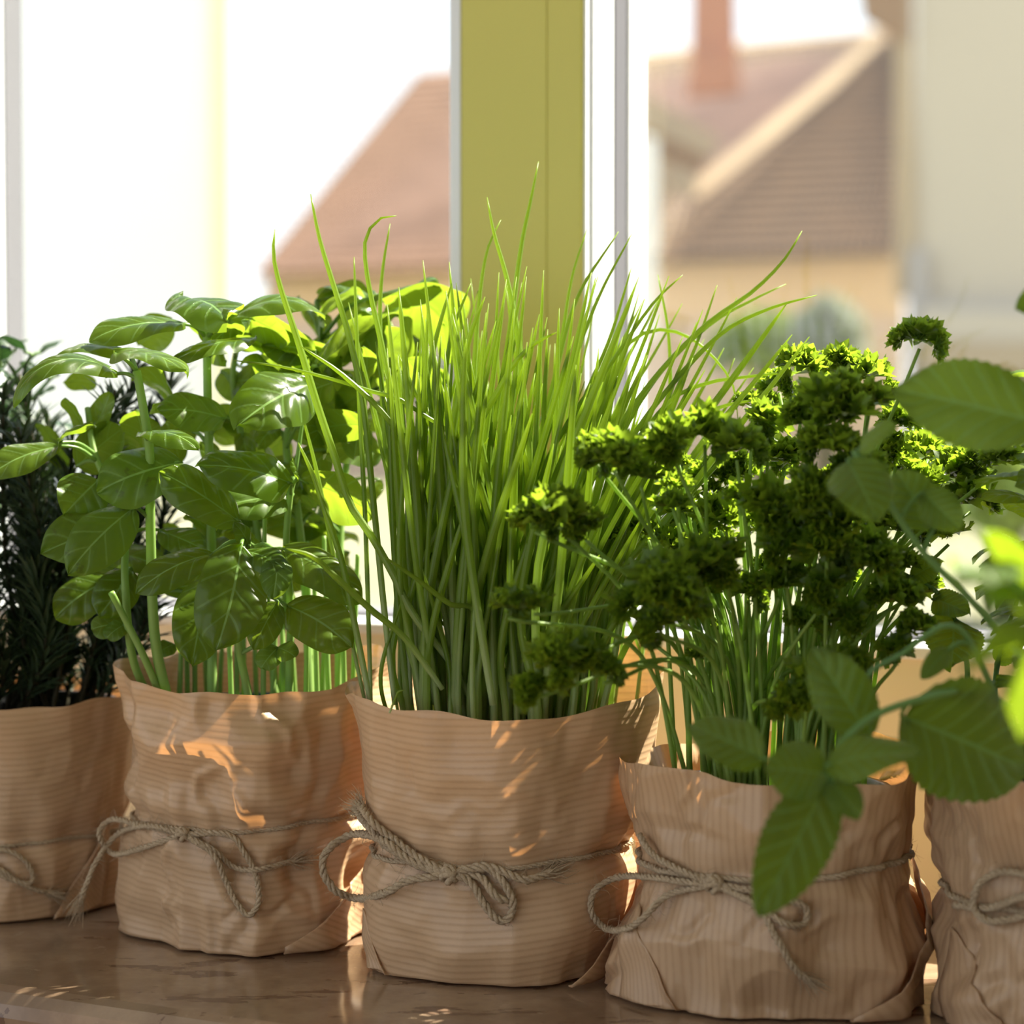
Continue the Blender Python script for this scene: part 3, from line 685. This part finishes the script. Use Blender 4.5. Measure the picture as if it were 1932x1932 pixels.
bstem([(545, 1320, 1.0), (548, 1150, .99), (540, 1030, .98), (548, 930, .975), (556, 900, .975)], .002, .0014)
bstem([(470, 1320, .985), (450, 1200, .975), (470, 1120, .97), (480, 1040, .965), (462, 1020, .96)], .002, .0015)
bstem([(585, 1320, 1.02), (575, 1100, 1.03), (560, 950, 1.02), (540, 830, 1.03), (575, 730, 1.03)], .0022, .0016)
bstem([(520, 1320, 1.04), (500, 1100, 1.05), (470, 900, 1.05), (440, 730, 1.05), (450, 640, 1.05)], .002, .0014)
bstem([(640, 1320, 1.03), (640, 1100, 1.05), (650, 900, 1.06), (690, 740, 1.06), (740, 620, 1.07)], .0022, .0015)
bstem([(610, 1320, 1.05), (620, 1050, 1.07), (600, 850, 1.07), (600, 700, 1.06), (605, 640, 1.05)], .0022, .0015)
for k in range(22):
    x0 = 340 + k * 15.5 + random.uniform(-5, 5); d0 = random.uniform(.985, 1.06); dx = random.uniform(-14, 14); ht = random.uniform(960, 1160)
    bstem([(x0, 1325, d0), (x0 + dx * .3, 1250, d0), (x0 + dx, ht, d0 + random.uniform(-.01, .01))], .0013, .0010)
# leaves seen one by one: base x,y, tip x,y, depths, facing (1 = its face to the camera, 0 = edge on), width ratio, curl, fold, kind
KL = [
 (222,705, 26,772, .955,.935,.38,.42,1.5,.35,0), (236,664, 80,700,.975,.965,.22,.45,.9,.35,0), (214,668,352,706,.95,.925,.42,.5,.5,.3,0),
 (350,612,168,646,.99,.965,.28,.42,.5,.25,0), (345,566,428,606,.985,.95,.50,.75,.4,.3,0), (430,606,614,602,.985,.99,.30,.45,1.0,.3,0),
 (482,640,326,682,.985,.955,.35,.42,.4,.35,0), (470,605,400,648,1.0,.99,.4,.5,.4,.3,0), (588,724,446,806,.98,.945,.62,.62,.5,.3,0),
 (600,690,752,596,1.0,1.03,.70,.62,.2,.15,0), (590,720,470,650,1.01,1.02,.65,.6,.3,.2,0), (705,560,862,650,1.03,1.07,.78,.72,.9,.1,0),
 (722,600,830,540,1.06,1.04,.5,.8,.6,.3,0), (262,820,375,850,.945,.93,.50,.62,.7,.35,0), (345,872,183,930,.965,.955,.68,.72,.5,.25,1),
 (186,905,118,975,.975,.965,.78,1.0,.4,.2,1), (549,912,368,880,.965,.945,.66,.60,.6,.3,0), (552,930,400,960,.98,.965,.7,.6,.4,.2,1),
 (452,985,300,890,.955,.945,.72,.60,.4,.25,0), (252,958,128,1084,.96,.94,.62,.55,.6,.3,1), (256,975,76,1046,.975,.955,.80,.62,.4,.2,1),
 (455,1028,408,1228,.945,.925,.93,.62,.4,.22,0), (402,1045,256,1122,.95,.935,.6,.50,.7,.3,0), (395,1090,362,1256,.97,.96,.85,.62,.3,.25,0),
 (524,1045,515,1132,.945,.935,.75,.62,.5,.2,1), (525,1135,478,1226,.95,.945,.7,.62,.5,.35,0), (542,1143,664,1222,.955,.945,.9,.72,.4,.2,0),
 (532,1035,684,1140,.965,.955,.55,.52,.5,.3,0), (566,905,706,975,1.0,.985,.75,.65,.4,.25,0), (248,1075,186,1164,.99,.98,.8,.75,.4,.3,0),
 (216,1090,104,1166,1.0,.99,.6,.7,.5,.3,0), (112,842,-25,902,.985,.97,.55,.55,.4,.2,0), (112,835,176,800,.985,.97,.5,.6,.4,.3,0),
 (165,828,120,752,1.01,1.0,.8,.6,.3,.3,0), (170,822,208,740,1.01,1.01,.8,.55,.3,.3,0), (425,790,292,775,.995,.98,.66,.6,.4,.2,1),
 (395,640,352,570,1.01,1.0,.85,.55,.3,.3,0), (398,650,450,598,1.02,1.01,.8,.5,.3,.3,0), (600,560,700,575,1.07,1.05,.25,.5,.9,.3,0),
 (620,640,560,560,1.08,1.08,.7,.55,.4,.3,0), (640,620,720,560,1.08,1.09,.75,.6,.5,.2,0), (655,800,560,720,1.05,1.06,.75,.7,.3,.2,0),
 (650,820,755,760,1.05,1.07,.75,.7,.3,.2,0), (530,760,440,690,1.06,1.07,.75,.7,.4,.2,0), (700,690,800,640,1.07,1.09,.8,.75,.3,.2,0),
 (690,700,760,780,1.07,1.06,.85,.7,.3,.2,0), (380,930,470,870,1.0,1.01,.75,.65,.4,.3,0), (300,1000,390,1040,.99,.98,.8,.6,.4,.3,0),
 (460,1040,540,1075,.95,.94,.6,.6,.5,.3,0), (470,1030,440,985,.955,.95,.7,.6,.4,.3,0), (560,905,548,870,.97,.96,.6,.7,.5,.3,0)]
pet = []
for (bx, by, tx, ty, d0, d1, fc, wr, cu, fo, kd) in KL:
    P0, P1 = W(bx, by, d0), W(tx, ty, d1); nh = TOCAM(P0) * fc + UP * (1 - fc) + Vector((.15, .1, .1))
    if d0 >= 1.0 and fc >= .65: nh = UP * .75 + Vector((.6, .75, 0))
    dist, st, S = near_stem(bst[:10], P0)
    put_leaf(P0, P1, nh, wr, M['basil_spot' if kd else 'basil'], st, 'basil', fo * 1.4, cu * 1.15, .09, petiole=S if dist < .045 else None, twist=random.uniform(-.25, .25), side=random.uniform(-.03, .03))
BPOLY = [(30, 720), (100, 660), (200, 615), (340, 575), (470, 575), (600, 560), (720, 520), (830, 550), (865, 650), (850, 790), (720, 960), (690, 1100), (640, 1180), (500, 1180), (350, 1190), (220, 1130), (110, 1080), (90, 960), (40, 880)]
g = random.Random(5); cnt = 0
while cnt < 125:
    px, py = g.uniform(120, 850), g.uniform(560, 1150)
    if not inpoly(px, py, BPOLY): continue
    if px < 330 and g.random() < .35: continue
    d0 = g.uniform(1.0, 1.095); a_ = g.uniform(0, 6.28); ln = g.uniform(60, 125)
    tx, ty = px + ln * math.cos(a_), py - ln * math.sin(a_) * .8 - 5
    if not inpoly(tx, ty, BPOLY): continue
    P0, P1 = W(px, py, d0), W(tx, ty, d0 + g.uniform(-.02, .02)); fc = g.uniform(.3, .85)
    dist, st, S = near_stem(bst[:10], P0)
    under = g.random() < (.85 if py < 850 else .5); put_leaf(P0, P1, (UP * .7 + Vector((.5, .8, 0))) if under else TOCAM(P0) * fc + UP * (1 - fc) + Vector((g.uniform(-.4, .4), 0, g.uniform(-.2, .2))), g.uniform(.6, .8), M['basil_spot' if g.random() < .2 else 'basil'], st, 'basil', g.uniform(.15, .35), g.uniform(.2, .9), .045, g.randrange(9999), petiole=S if dist < .03 else None)
    cnt += 1
# seed leaves low on the stems
for (bx, by, tx, ty, d0) in ((235, 1178, 172, 1188, .985), (235, 1178, 200, 1205, .98), (524, 1222, 492, 1262, .965), (524, 1222, 558, 1240, .965), (430, 1210, 402, 1190, 1.0), (430, 1210, 452, 1186, 1.0), (330, 1215, 300, 1232, 1.0)):
    P0, P1 = W(bx, by, d0), W(tx, ty, d0 - .005); dist, st, S = near_stem(bst, P0)
    put_leaf(P0, P1, TOCAM(P0) * .7 + UP * .4, .95, M['basil_spot'], st, 'round', .3, .7, .02, petiole=S if dist < .03 else None, name='seed_leaf')

# ================================================================== 3  chives
c = (-.0038, .960); CC = c
chi = empty('potted_chives', (*c, SILL), 'tall thin-bladed chives in ribbed brown paper with a looped twine bow, middle pot', 'potted plant', G)
VC = wrap(chi, c, [(0, .0540), (.012, .0570), (.040, .0590), (.053, .0578), (.08, .0605), (.117, .0672)],
          [(-90, 0, 0), (-60, .001, 0), (-30, .006, .001), (0, .014, .004), (30, .026, .008), (60, .016, .004), (90, .004, 0), (150, .006, 0), (178, .006, .005), (186, .002, .007), (196, .007, .002), (230, .002, 0)], False, 37, .053, .0014, .05, R(20))
band(chi, VC, c, .0535, .0011, .002, R(0))
K = onpot(VC, c, [(848, 1650)])[0]
for pts, fr in (([(848, 1650), (773, 1622, .002), (720, 1584, .002), (667, 1574), (619, 1603), (609, 1642), (633, 1680), (676, 1695), (725, 1685), (773, 1661, .002), (848, 1650)], 0),
                ([(848, 1650), (790, 1618, .001), (738, 1580), (700, 1548), (680, 1518)], 2), ([(848, 1652), (784, 1630, .001), (728, 1594), (696, 1560), (672, 1528)], 2),
                ([(848, 1650), (884, 1661), (918, 1712, .001), (945, 1738), (966, 1722), (962, 1685), (927, 1642), (880, 1640), (848, 1650)], 0),
                ([(848, 1650), (905, 1655), (935, 1690, .002), (962, 1700)], 0),
                ([(848, 1650), (918, 1634), (990, 1660), (1042, 1644)], 2)):
    twisted(spline(onpot(VC, c, pts, .0034), 90), .0017, 'twine_bow', chi, fray=fr, pitch=.011)
knot(chi, K, .0042); fold(chi, VC, c, -62, 18, .002, .062, False, .005); fold(chi, VC, c, 194, 214, .026, .001, False, .0006); inner(chi, c, .0515, .096)
def blade(pts, r, parent=chi, n=22, name='blade'):
    C = spline(pts, n); t = np.linspace(0, 1, n); rad = r * (.82 + .18 * np.minimum(1, t * 6)) * np.minimum(1, ((1.0005 - t) / .30)) ** .40
    rad = np.maximum(rad, .00022); V_, f_, uv_ = tube(C, rad, 7, .85); return mesh(name, V_, f_, M['chive'], parent, True, uv_)
def bp(pts, d0, d1, r):
    """pts from base to tip in pixels; depth runs from d0 to d1"""
    n = len(pts); blade([W(x, y, d0 + (d1 - d0) * i / (n - 1)) for i, (x, y) in enumerate(pts)], r, n=34)
for pts, d0, d1, r in (
    ([(905,1350),(850,1250),(780,1160),(740,1080),(700,1010),(660,950),(632,863),(597,758),(564,649),(529,541),(516,480),(519,433)], .93,.93,.0020),
    ([(745,1330),(725,1150),(705,950),(685,760),(660,640),(630,540),(603,450),(586,366)], .94,.95,.0017),
    ([(775,1330),(760,1000),(742,780),(720,650),(700,560),(689,490),(690,450),(706,420),(726,409),(748,407)], .95,.95,.0016),
    ([(770,1330),(740,1000),(722,760),(717,600),(722,510),(736,422)], .96,.97,.0014),
    ([(925,1330),(940,1000),(950,800),(960,650),(973,540),(986,450),(1001,380),(1016,305)], .96,.98,.0016),
    ([(985,1330),(1000,900),(990,760),(975,620),(955,520),(932,440),(919,372)], .95,.96,.0016),
    ([(880,1330),(890,900),(895,700),(905,560),(920,470),(945,415)], .97,.98,.0014),
    ([(1060,1340),(1090,1000),(1150,840),(1230,720),(1330,615),(1420,550),(1478,492),(1513,436)], .95,.97,.0015),
    ([(1080,1340),(1110,1000),(1160,850),(1240,710),(1340,612),(1420,566),(1483,536)], .96,.99,.0013),
    ([(1100,1340),(1130,1000),(1180,850),(1260,735),(1360,630),(1450,583),(1541,557)], .94,.96,.0014),
    ([(980,1330),(1010,950),(1070,800),(1150,690),(1230,575),(1288,519)], .96,.97,.0013),
    ([(1060,1330),(1080,1000),(1110,820),(1140,730),(1185,650),(1240,622),(1300,636),(1352,680),(1384,730),(1392,790)], .99,.98,.0011),
    ([(950,1330),(900,900),(780,770),(700,738),(600,708),(520,690),(440,680)], .94,.92,.0011),
    ([(1120,1330),(1150,1000),(1190,860),(1260,760),(1330,724),(1400,712),(1512,700)], .98,.96,.0012),
    ([(1120,1330),(1160,950),(1220,830),(1300,790),(1380,762),(1438,754)], .97,.95,.0015),
    ([(700,1330),(670,1180),(645,1060),(612,960),(590,895),(563,835)], .945,.94,.0017),
    ([(690,1330),(640,1100),(600,900),(575,800),(565,760)], .97,.97,.0012),
    ([(835,1300),(765,1205),(700,1150),(640,1095),(590,1050),(540,1035)], .92,.90,.0017),
    ([(1240,1330),(1190,1180),(1120,1040),(1160,1000)], 1.0,.99,.001),
    ([(960,1340),(900,1160),(850,1140),(790,1095),(722,1048)], .925,.905,.0014),
    ([(930,1330),(880,1000),(874,800),(876,700),(880,640)], .91,.895,.0021),
    ([(900,1330),(880,900),(950,720),(1000,655),(1050,627)], .93,.91,.0019),
    ([(860,1330),(850,900),(862,760),(885,640),(915,560)], .93,.92,.0021),
    ([(870,1330),(790,900),(740,800),(650,710),(567,653)], .935,.925,.0017),
    ([(800,1330),(770,1000),(790,800),(820,650),(852,535)], .94,.95,.0017),
    ([(820,1330),(790,1000),(830,800),(850,640),(888,535)], .95,.96,.0015),
    ([(1020,1330),(1060,900),(1100,760),(1150,640),(1192,504)], .96,.98,.0013),
    ([(1000,1330),(1040,900),(1080,700),(1130,560),(1193,440)], .96,.98,.0012),
    ([(1000,1330),(1010,900),(1050,700),(1090,560),(1167,437)], .96,.98,.0013),
    ([(1010,1330),(1020,900),(1060,640),(1080,520),(1108,432)], .97,.99,.0012),
    ([(1200,1330),(1240,1000),(1262,800),(1262,640),(1241,518)], .98,.99,.0012),
    ([(1150,1330),(1190,1000),(1250,800),(1310,660),(1353,538)], .97,.98,.0012),
    ([(1160,1330),(1210,950),(1290,830),(1350,760),(1386,676)], .99,1.0,.0010),
    ([(700,1330),(690,1000),(680,800),(672,600),(668,485)], .96,.97,.0013),
    ([(735,1345),(750,1308),(762,1302)], .90,.895,.0006),
    ):
    bp(pts, d0, d1, r)
g = random.Random(21)
for k in range(258):
    a_ = g.uniform(0, 6.28); rr = .047 * math.sqrt(g.random()); ux = rr * math.cos(a_) / .047; uy = rr * math.sin(a_) / .047
    base = Vector((c[0] + rr * math.cos(a_), c[1] + rr * math.sin(a_), SILL + .094))
    q = g.random(); H = g.uniform(.17, .25) if q < .30 else g.uniform(.245, .295) if q < .80 else g.uniform(.29, .322)
    H -= .025 * abs(ux) ** 2 if ux < 0 else .012
    lean = g.gauss(.009, .017) + (.038 * max(0, ux) * (H / .25) ** 2)
    tip = Vector((base.x + ux * .020 + lean, base.y + uy * .018 + g.gauss(0, .010), SILL + H))
    mid = base * .52 + tip * .48 + Vector((-lean * .32 + g.gauss(0, .004), g.gauss(0, .004), .004))
    q2 = base * .80 + tip * .20 + Vector((-lean * .16 + ux * .002, 0, 0))
    blade([base, q2, mid, tip], g.uniform(.0010, .0020) * (1.12 if uy < 0 else .9), n=18)

# ================================================================== 4  curly parsley
c = (.112, .908); CP = c
par = empty('potted_parsley', (*c, SILL), 'curly-leaved parsley on pale stems in dark creased brown paper, between chives and mint', 'potted plant', G)
VP = wrap(par, c, [(0, .0570), (.02, .0580), (.059, .0585), (.08, .0612), (.096, .0620)],
          [(-90, 0, 0), (-60, -.001, 0), (-20, .003, 0), (20, .008, 0), (60, .012, 0), (90, .003, 0), (150, .001, 0), (180, .002, 0), (215, .004, .001), (250, .001, 0)], True, 51, .059, .0028, .06, R(0))
band(par, VP, c, .060, .0013, .003, R(20))
K = onpot(VP, c, [(1348, 1668)])[0]
for pts, fr in (([(1348, 1668), (1290, 1664), (1229, 1655), (1165, 1655), (1122, 1681), (1116, 1720), (1143, 1752), (1186, 1751), (1221, 1724), (1262, 1688), (1348, 1668)], 0),
                ([(1348, 1668), (1401, 1677), (1466, 1692), (1520, 1712), (1515, 1744), (1479, 1741), (1427, 1707), (1348, 1668)], 0),
                ([(1348, 1668), (1427, 1709), (1466, 1771), (1496, 1823), (1520, 1846)], 2),
                ([(1348, 1668), (1280, 1640), (1232, 1612), (1206, 1575)], 0)):
    twisted(spline(onpot(VP, c, pts, .0034), 90), .0014, 'twine_bow', par, fray=fr)
knot(par, K, .004); fold(par, VP, c, -66, 10, .002, .060, True, .004); fold(par, VP, c, 196, 222, .040, .001, True, .0008); inner(par, c, .0495, .078)
def head_geo(seed, nf=22, R0=.019):
    """a curly head: lobed, ruffled fan leaflets set round a short branching stalk"""
    g = random.Random(seed); m = MB()
    for k in range(nf):
        a_ = k * 2.39996; el = R(8 + 80 * ((k + .5) / nf)); d = Vector((math.cos(a_) * math.cos(el), math.sin(a_) * math.cos(el), math.sin(el) * .85))
        s_ = R0 * g.uniform(.75, 1.15); P0 = d * s_ * .30; x = (d + Vector([g.gauss(0, .22) for _ in range(3)])).normalized()
        y = x.cross(Vector([g.gauss(0, .35), g.gauss(0, .35), 1])).normalized(); z = x.cross(y)
        m.add(*tube(spline([Vector((0, 0, 0)), P0 * .6, P0], 4), .0004, 4)[:2])
        na, nr = 18, 3; v = []; f = []; ph = g.uniform(0, 6.28); fl = s_ * g.uniform(.62, .95)
        for i in range(nr + 1):
            for j in range(na + 1):
                fi = R(-82 + 164 * j / na); lob = .62 + .38 * abs(math.cos(fi * 2.1)) ** .8; tooth = 1 - .22 * (j % 2) * (i == nr); rho = fl * (i / nr) * lob * tooth
                ruf = .22 * fl * (i / nr) ** 2 * math.sin(fi * 6.5 + ph) - .18 * fl * (i / nr) ** 2
                p = P0 + x * rho * math.cos(fi) + y * rho * math.sin(fi) + z * ruf; v.append(p)
        for i in range(nr):
            for j in range(na): b_ = i * (na + 1) + j; f.append((b_, b_ + na + 1, b_ + na + 2, b_ + 1))
        m.add(v, f)
    return m
HEADS = []
for k in range(5):
    m = head_geo(k + 1, 20 + k, .0185); me = bpy.data.meshes.new('leaf_head'); me.from_pydata([tuple(v) for v in m.v], [], m.f); me.materials.append(M['parsley'])
    me.polygons.foreach_set('use_smooth', [True] * len(me.polygons)); HEADS.append(me)
def head(P, r, stem, dirv=UP):
    o = bpy.data.objects.new('leaf_head', HEADS[random.randrange(5)]); COL.objects.link(o); o.parent = stem; s_ = r / .0185 * 1.25
    qd = Vector(dirv).normalized().to_track_quat('Z', 'Y').to_matrix().to_4x4()
    o.matrix_basis = Matrix.Translation(P) @ qd @ Matrix.Rotation(random.uniform(0, 6.28), 4, 'Z') @ Matrix.Diagonal((s_, s_, s_ * random.uniform(.75, 1), 1))
    return o
def pstem(P, r=.0011, base=None, bend=.01, branch=True):
    P = Vector(P)
    if base is None:
        a_ = random.uniform(0, 6.28); rr = .042 * math.sqrt(random.random()); base = Vector((CP[0] + rr * math.cos(a_), CP[1] + rr * math.sin(a_), SILL + .077))
        base.x = base.x * .5 + (CP[0] + max(-.042, min(.042, (P.x - CP[0]) * .7))) * .5
    mid = base * .5 + P * .5 + Vector(((base.x - P.x) * .16, (base.y - P.y) * .16, .28 * Vector((P.x - base.x, P.y - base.y, 0)).length)); mid.z = max(mid.z, min(SILL + .125, P.z))
    C = spline([base, mid, P], 22); V_, f_, uv_ = tube(C, np.linspace(r * 1.15, r * .7, 22), 6); return mesh('stem', V_, f_, M['parsley_stem'], par), C
# heads placed from the photograph: x, y, radius in px, depth
PH = [(1160,870,52,.85),(1120,850,38,.86),(1210,900,34,.86),(1268,838,48,.86),(1330,822,46,.87),(1390,850,46,.86),(1440,800,42,.90),(1055,975,52,.845),(1010,985,38,.85),(1105,1000,40,.85),
 (960,1148,34,.84),(1008,1140,28,.84),(1040,1250,50,.82),(1095,1235,44,.83),(1000,1300,34,.82),(1140,1270,34,.83),(1250,1100,62,.83),(1320,1075,50,.84),(1200,1140,44,.84),(1290,1155,48,.83),(1245,1175,40,.83),(1370,1060,46,.85),
 (1370,985,48,.90),(1450,960,54,.86),(1530,930,56,.85),(1600,990,58,.85),(1560,1040,56,.85),(1480,1040,50,.86),(1630,900,52,.85),(1575,850,52,.85),(1600,790,54,.86),(1560,760,52,.86),(1640,760,44,.87),(1520,800,42,.88),
 (1640,1060,52,.86),(1560,1110,46,.86),(1470,1110,44,.87),(1410,1120,32,.88),(1510,1180,32,.88),(1600,1170,44,.87),(1680,1130,44,.87),(1730,1190,36,.86),(1690,1235,34,.86),(1600,1260,38,.85),(1545,1300,56,.83),(1500,1330,42,.83),(1590,1340,38,.84),
 (1735,640,40,.90),(1520,700,42,.95),(1580,705,44,.96),(1640,715,42,.95),(1470,725,34,.97),(1450,770,30,.98),(1235,812,22,.98),(1740,860,44,.96),(1790,900,46,.95),(1840,880,40,.94),(1830,950,40,.94),(1760,960,40,.94),(1880,870,34,.92),
 (1330,905,40,.97),(1290,950,36,.98),(1400,900,40,.97),(1440,1010,36,.97),(1210,1000,24,.96),(1160,1015,24,.95),(1360,1030,32,.97),(1300,1010,32,.97),(1500,1090,34,.98),(1610,1110,32,.98),(1700,1000,44,.93),(1480,870,44,.95),(1680,860,42,.93),(1700,800,42,.93),(1420,760,24,.96),(1790,1010,34,.92),(1310,1240,16,.88),(1340,1180,16,.93),(1200,1170,16,.9)]
for (px, py, r_, d) in PH:
    P = W(px, py, d); st, C = pstem(P - UP * .004); head(P, r_ / F * d * 1.05, st, (UP + Vector((random.gauss(0, .25), random.gauss(-.1, .25), 0))))
    for _ in range(2 if r_ > 37 else 1):
        q = Vector([random.gauss(0, 1), random.gauss(0, 1), random.gauss(0, .5)]).normalized() * r_ / F * d * .8
        head(P + q, r_ / F * d * random.uniform(.5, .7), st, UP * .5 + q.normalized())
for _ in range(62):
    px, py, d = random.uniform(1200, 1760), random.uniform(860, 1130), random.uniform(.87, .97); P = W(px, py, d)
    st, C = pstem(P, random.uniform(.0009, .0014))
    if random.random() < .6: head(P, random.uniform(.005, .009), st, UP)

# ================================================================== 5  mint
c = (.232, .862)
mint = empty('potted_mint', (*c, SILL), 'broad-leaved mint with arching stems in brown paper, at the right edge', 'potted plant', G)
VM = wrap(mint, c, [(0, .0560), (.02, .0575), (.053, .0570), (.085, .0620), (.103, .0665)], [(-90, 0, 0), (0, .002, 0), (90, .002, 0), (150, .002, 0), (180, .004, 0), (215, .002, 0)], True, 64, .053, .0024, .06, R(30))
band(mint, VM, c, .053, .0013)
for pts, fr in (([(1990, 1690), (1932, 1650), (1880, 1648), (1845, 1672), (1838, 1712), (1868, 1738), (1932, 1728), (1990, 1700)], 0), ([(1990, 1700), (1940, 1690), (1870, 1712), (1800, 1708)], 0)):
    twisted(spline(onpot(VM, c, pts, .004), 70), .0015, 'twine_bow', mint, fray=fr)
knot(mint, onpot(VM, c, [(1995, 1698)])[0]); fold(mint, VM, c, 185, 235, .038, .001, True, .001); inner(mint, c, .050, .085)
mst = []
def mstem(pts, r0=.0017, r1=.0012, world=False):
    C = spline([p if world else W(*p) for p in pts], 40); V_, f_, uv_ = tube(C, np.linspace(r0, r1, 40), 8); o = mesh('stem', V_, f_, M['mint_stem'], mint); mst.append((o, C)); return o
zb = SILL + .084
mstem([Vector((.215, .84, zb)), W(1980, 1400, .79), W(1900, 1335, .775), W(1835, 1302, .765), W(1740, 1318, .755), W(1650, 1350, .75), W(1590, 1400, .742), W(1562, 1455, .738)], world=True)
mstem([Vector((.22, .85, zb)), W(1960, 1300, .80), W(1900, 1210, .80), W(1820, 1120, .79), W(1740, 1040, .785), W(1665, 930, .78), W(1610, 850, .78)], world=True)
mstem([Vector((.235, .84, zb)), W(2040, 1200, .77), W(2010, 950, .76), W(1985, 820, .75), W(1990, 640, .76)], .0019, .0013, world=True)
mstem([Vector((.20, .87, zb)), W(1830, 1350, .90), W(1822, 1240, .90), W(1780, 1130, .90), W(1700, 1080, .90)], .0015, .001, world=True)
mstem([Vector((.21, .83, zb)), W(1850, 1250, .80), W(1790, 1180, .79), W(1700, 1235, .78), W(1640, 1270, .77), W(1620, 1330, .76)], .0014, .001, world=True)
mstem([Vector((.25, .80, zb)), W(2000, 1300, .62), W(1960, 1150, .56), W(1900, 1080, .55)], .0016, .0012, world=True)
mstem([Vector((.205, .88, zb)), W(1878, 1340, .92), W(1885, 1240, .93), W(1930, 1100, .93)], .0014, .001, world=True)
ML = [  # base, tip, depths, facing, width, curl, fold
 (1975,800,1684,735,.75,.775,.92,.52,.3,.10), (1702,1352,1936,1452,.762,.775,.95,.80,.35,.12), (1560,1478,1430,1730,.738,.725,.93,.46,.3,.15),
 (1440,1432,1298,1368,.745,.755,.85,.62,.5,.2), (1560,1462,1440,1452,.738,.73,.8,.85,.5,.25), (1556,1445,1742,1422,.738,.72,.6,.45,.4,.25),
 (1568,1475,1622,1545,.738,.73,.85,.75,.4,.2), (1640,1392,1528,1222,.76,.765,.85,.55,.4,.2), (1800,1165,1795,1262,.90,.885,.95,.95,.3,.15),
 (1600,870,1655,985,.775,.76,.9,.8,.5,.2), (1620,850,1690,800,.78,.77,.5,.6,.4,.3), (1740,930,1812,1000,.785,.78,.9,.75,.4,.2), (1760,1000,1690,890,.79,.80,.85,.7,.4,.2),
 (1790,1225,1738,1282,.79,.785,.7,.5,.5,.3), (1700,1085,1650,1130,.90,.89,.7,.8,.4,.2), (1720,1090,1780,1060,.90,.89,.7,.7,.4,.2), (1760,1130,1830,1160,.90,.89,.7,.8,.4,.2),
 (1960,1130,1800,1080,.56,.54,.5,.75,.5,.2), (1970,1160,1850,1000,.56,.57,.75,.6,.5,.2), (1965,1190,1815,1262,.56,.55,.7,.6,.5,.2), (1975,1230,1925,1400,.56,.57,.85,.6,.5,.2), (1985,1080,1880,1150,.57,.55,.4,.8,.5,.2),
 (1985,560,1918,585,.76,.755,.9,.8,.3,.1), (1990,1150,1900,1040,.58,.60,.6,.7,.5,.2), (1940,1090,1870,1010,.93,.92,.6,.7,.5,.2), (1880,1250,1930,1200,.93,.93,.6,.7,.5,.2)]
for (bx, by, tx, ty, d0, d1, fc, wr, cu, fo) in ML:
    P0, P1 = W(bx, by, d0), W(tx, ty, d1); dist, st, S = near_stem(mst, P0)
    put_leaf(P0, P1, (TOCAM(P0) * fc + UP * (1 - fc) + Vector((.1, 0, .1))) if d0 > .6 else UP * .7 + Vector((.7, .6, 0)), wr, M['mint'], st, 'mint', fo, cu, .05, petiole=S if dist < .05 else None, nv=7)

# bushy part of the mint, mostly beyond the right edge, added for shade
tips = []
for px, py, d in ((1990, 700, .90), (2080, 560, .88), (2170, 640, .84), (2260, 700, .90), (2010, 820, .95), (2120, 480, .93), (2060, 900, .80), (2200, 850, .78), (1960, 980, .94), (2300, 560, .86), (2150, 760, .97), (2020, 620, .98)):
    P = W(px, py, d); tips.append((P.x, P.y, P.z))
broad(mint, c, tips, .083, M['mint'], M['mint_stem'], .042, r0=.04, nodes=7, seed=9, wr=.66)
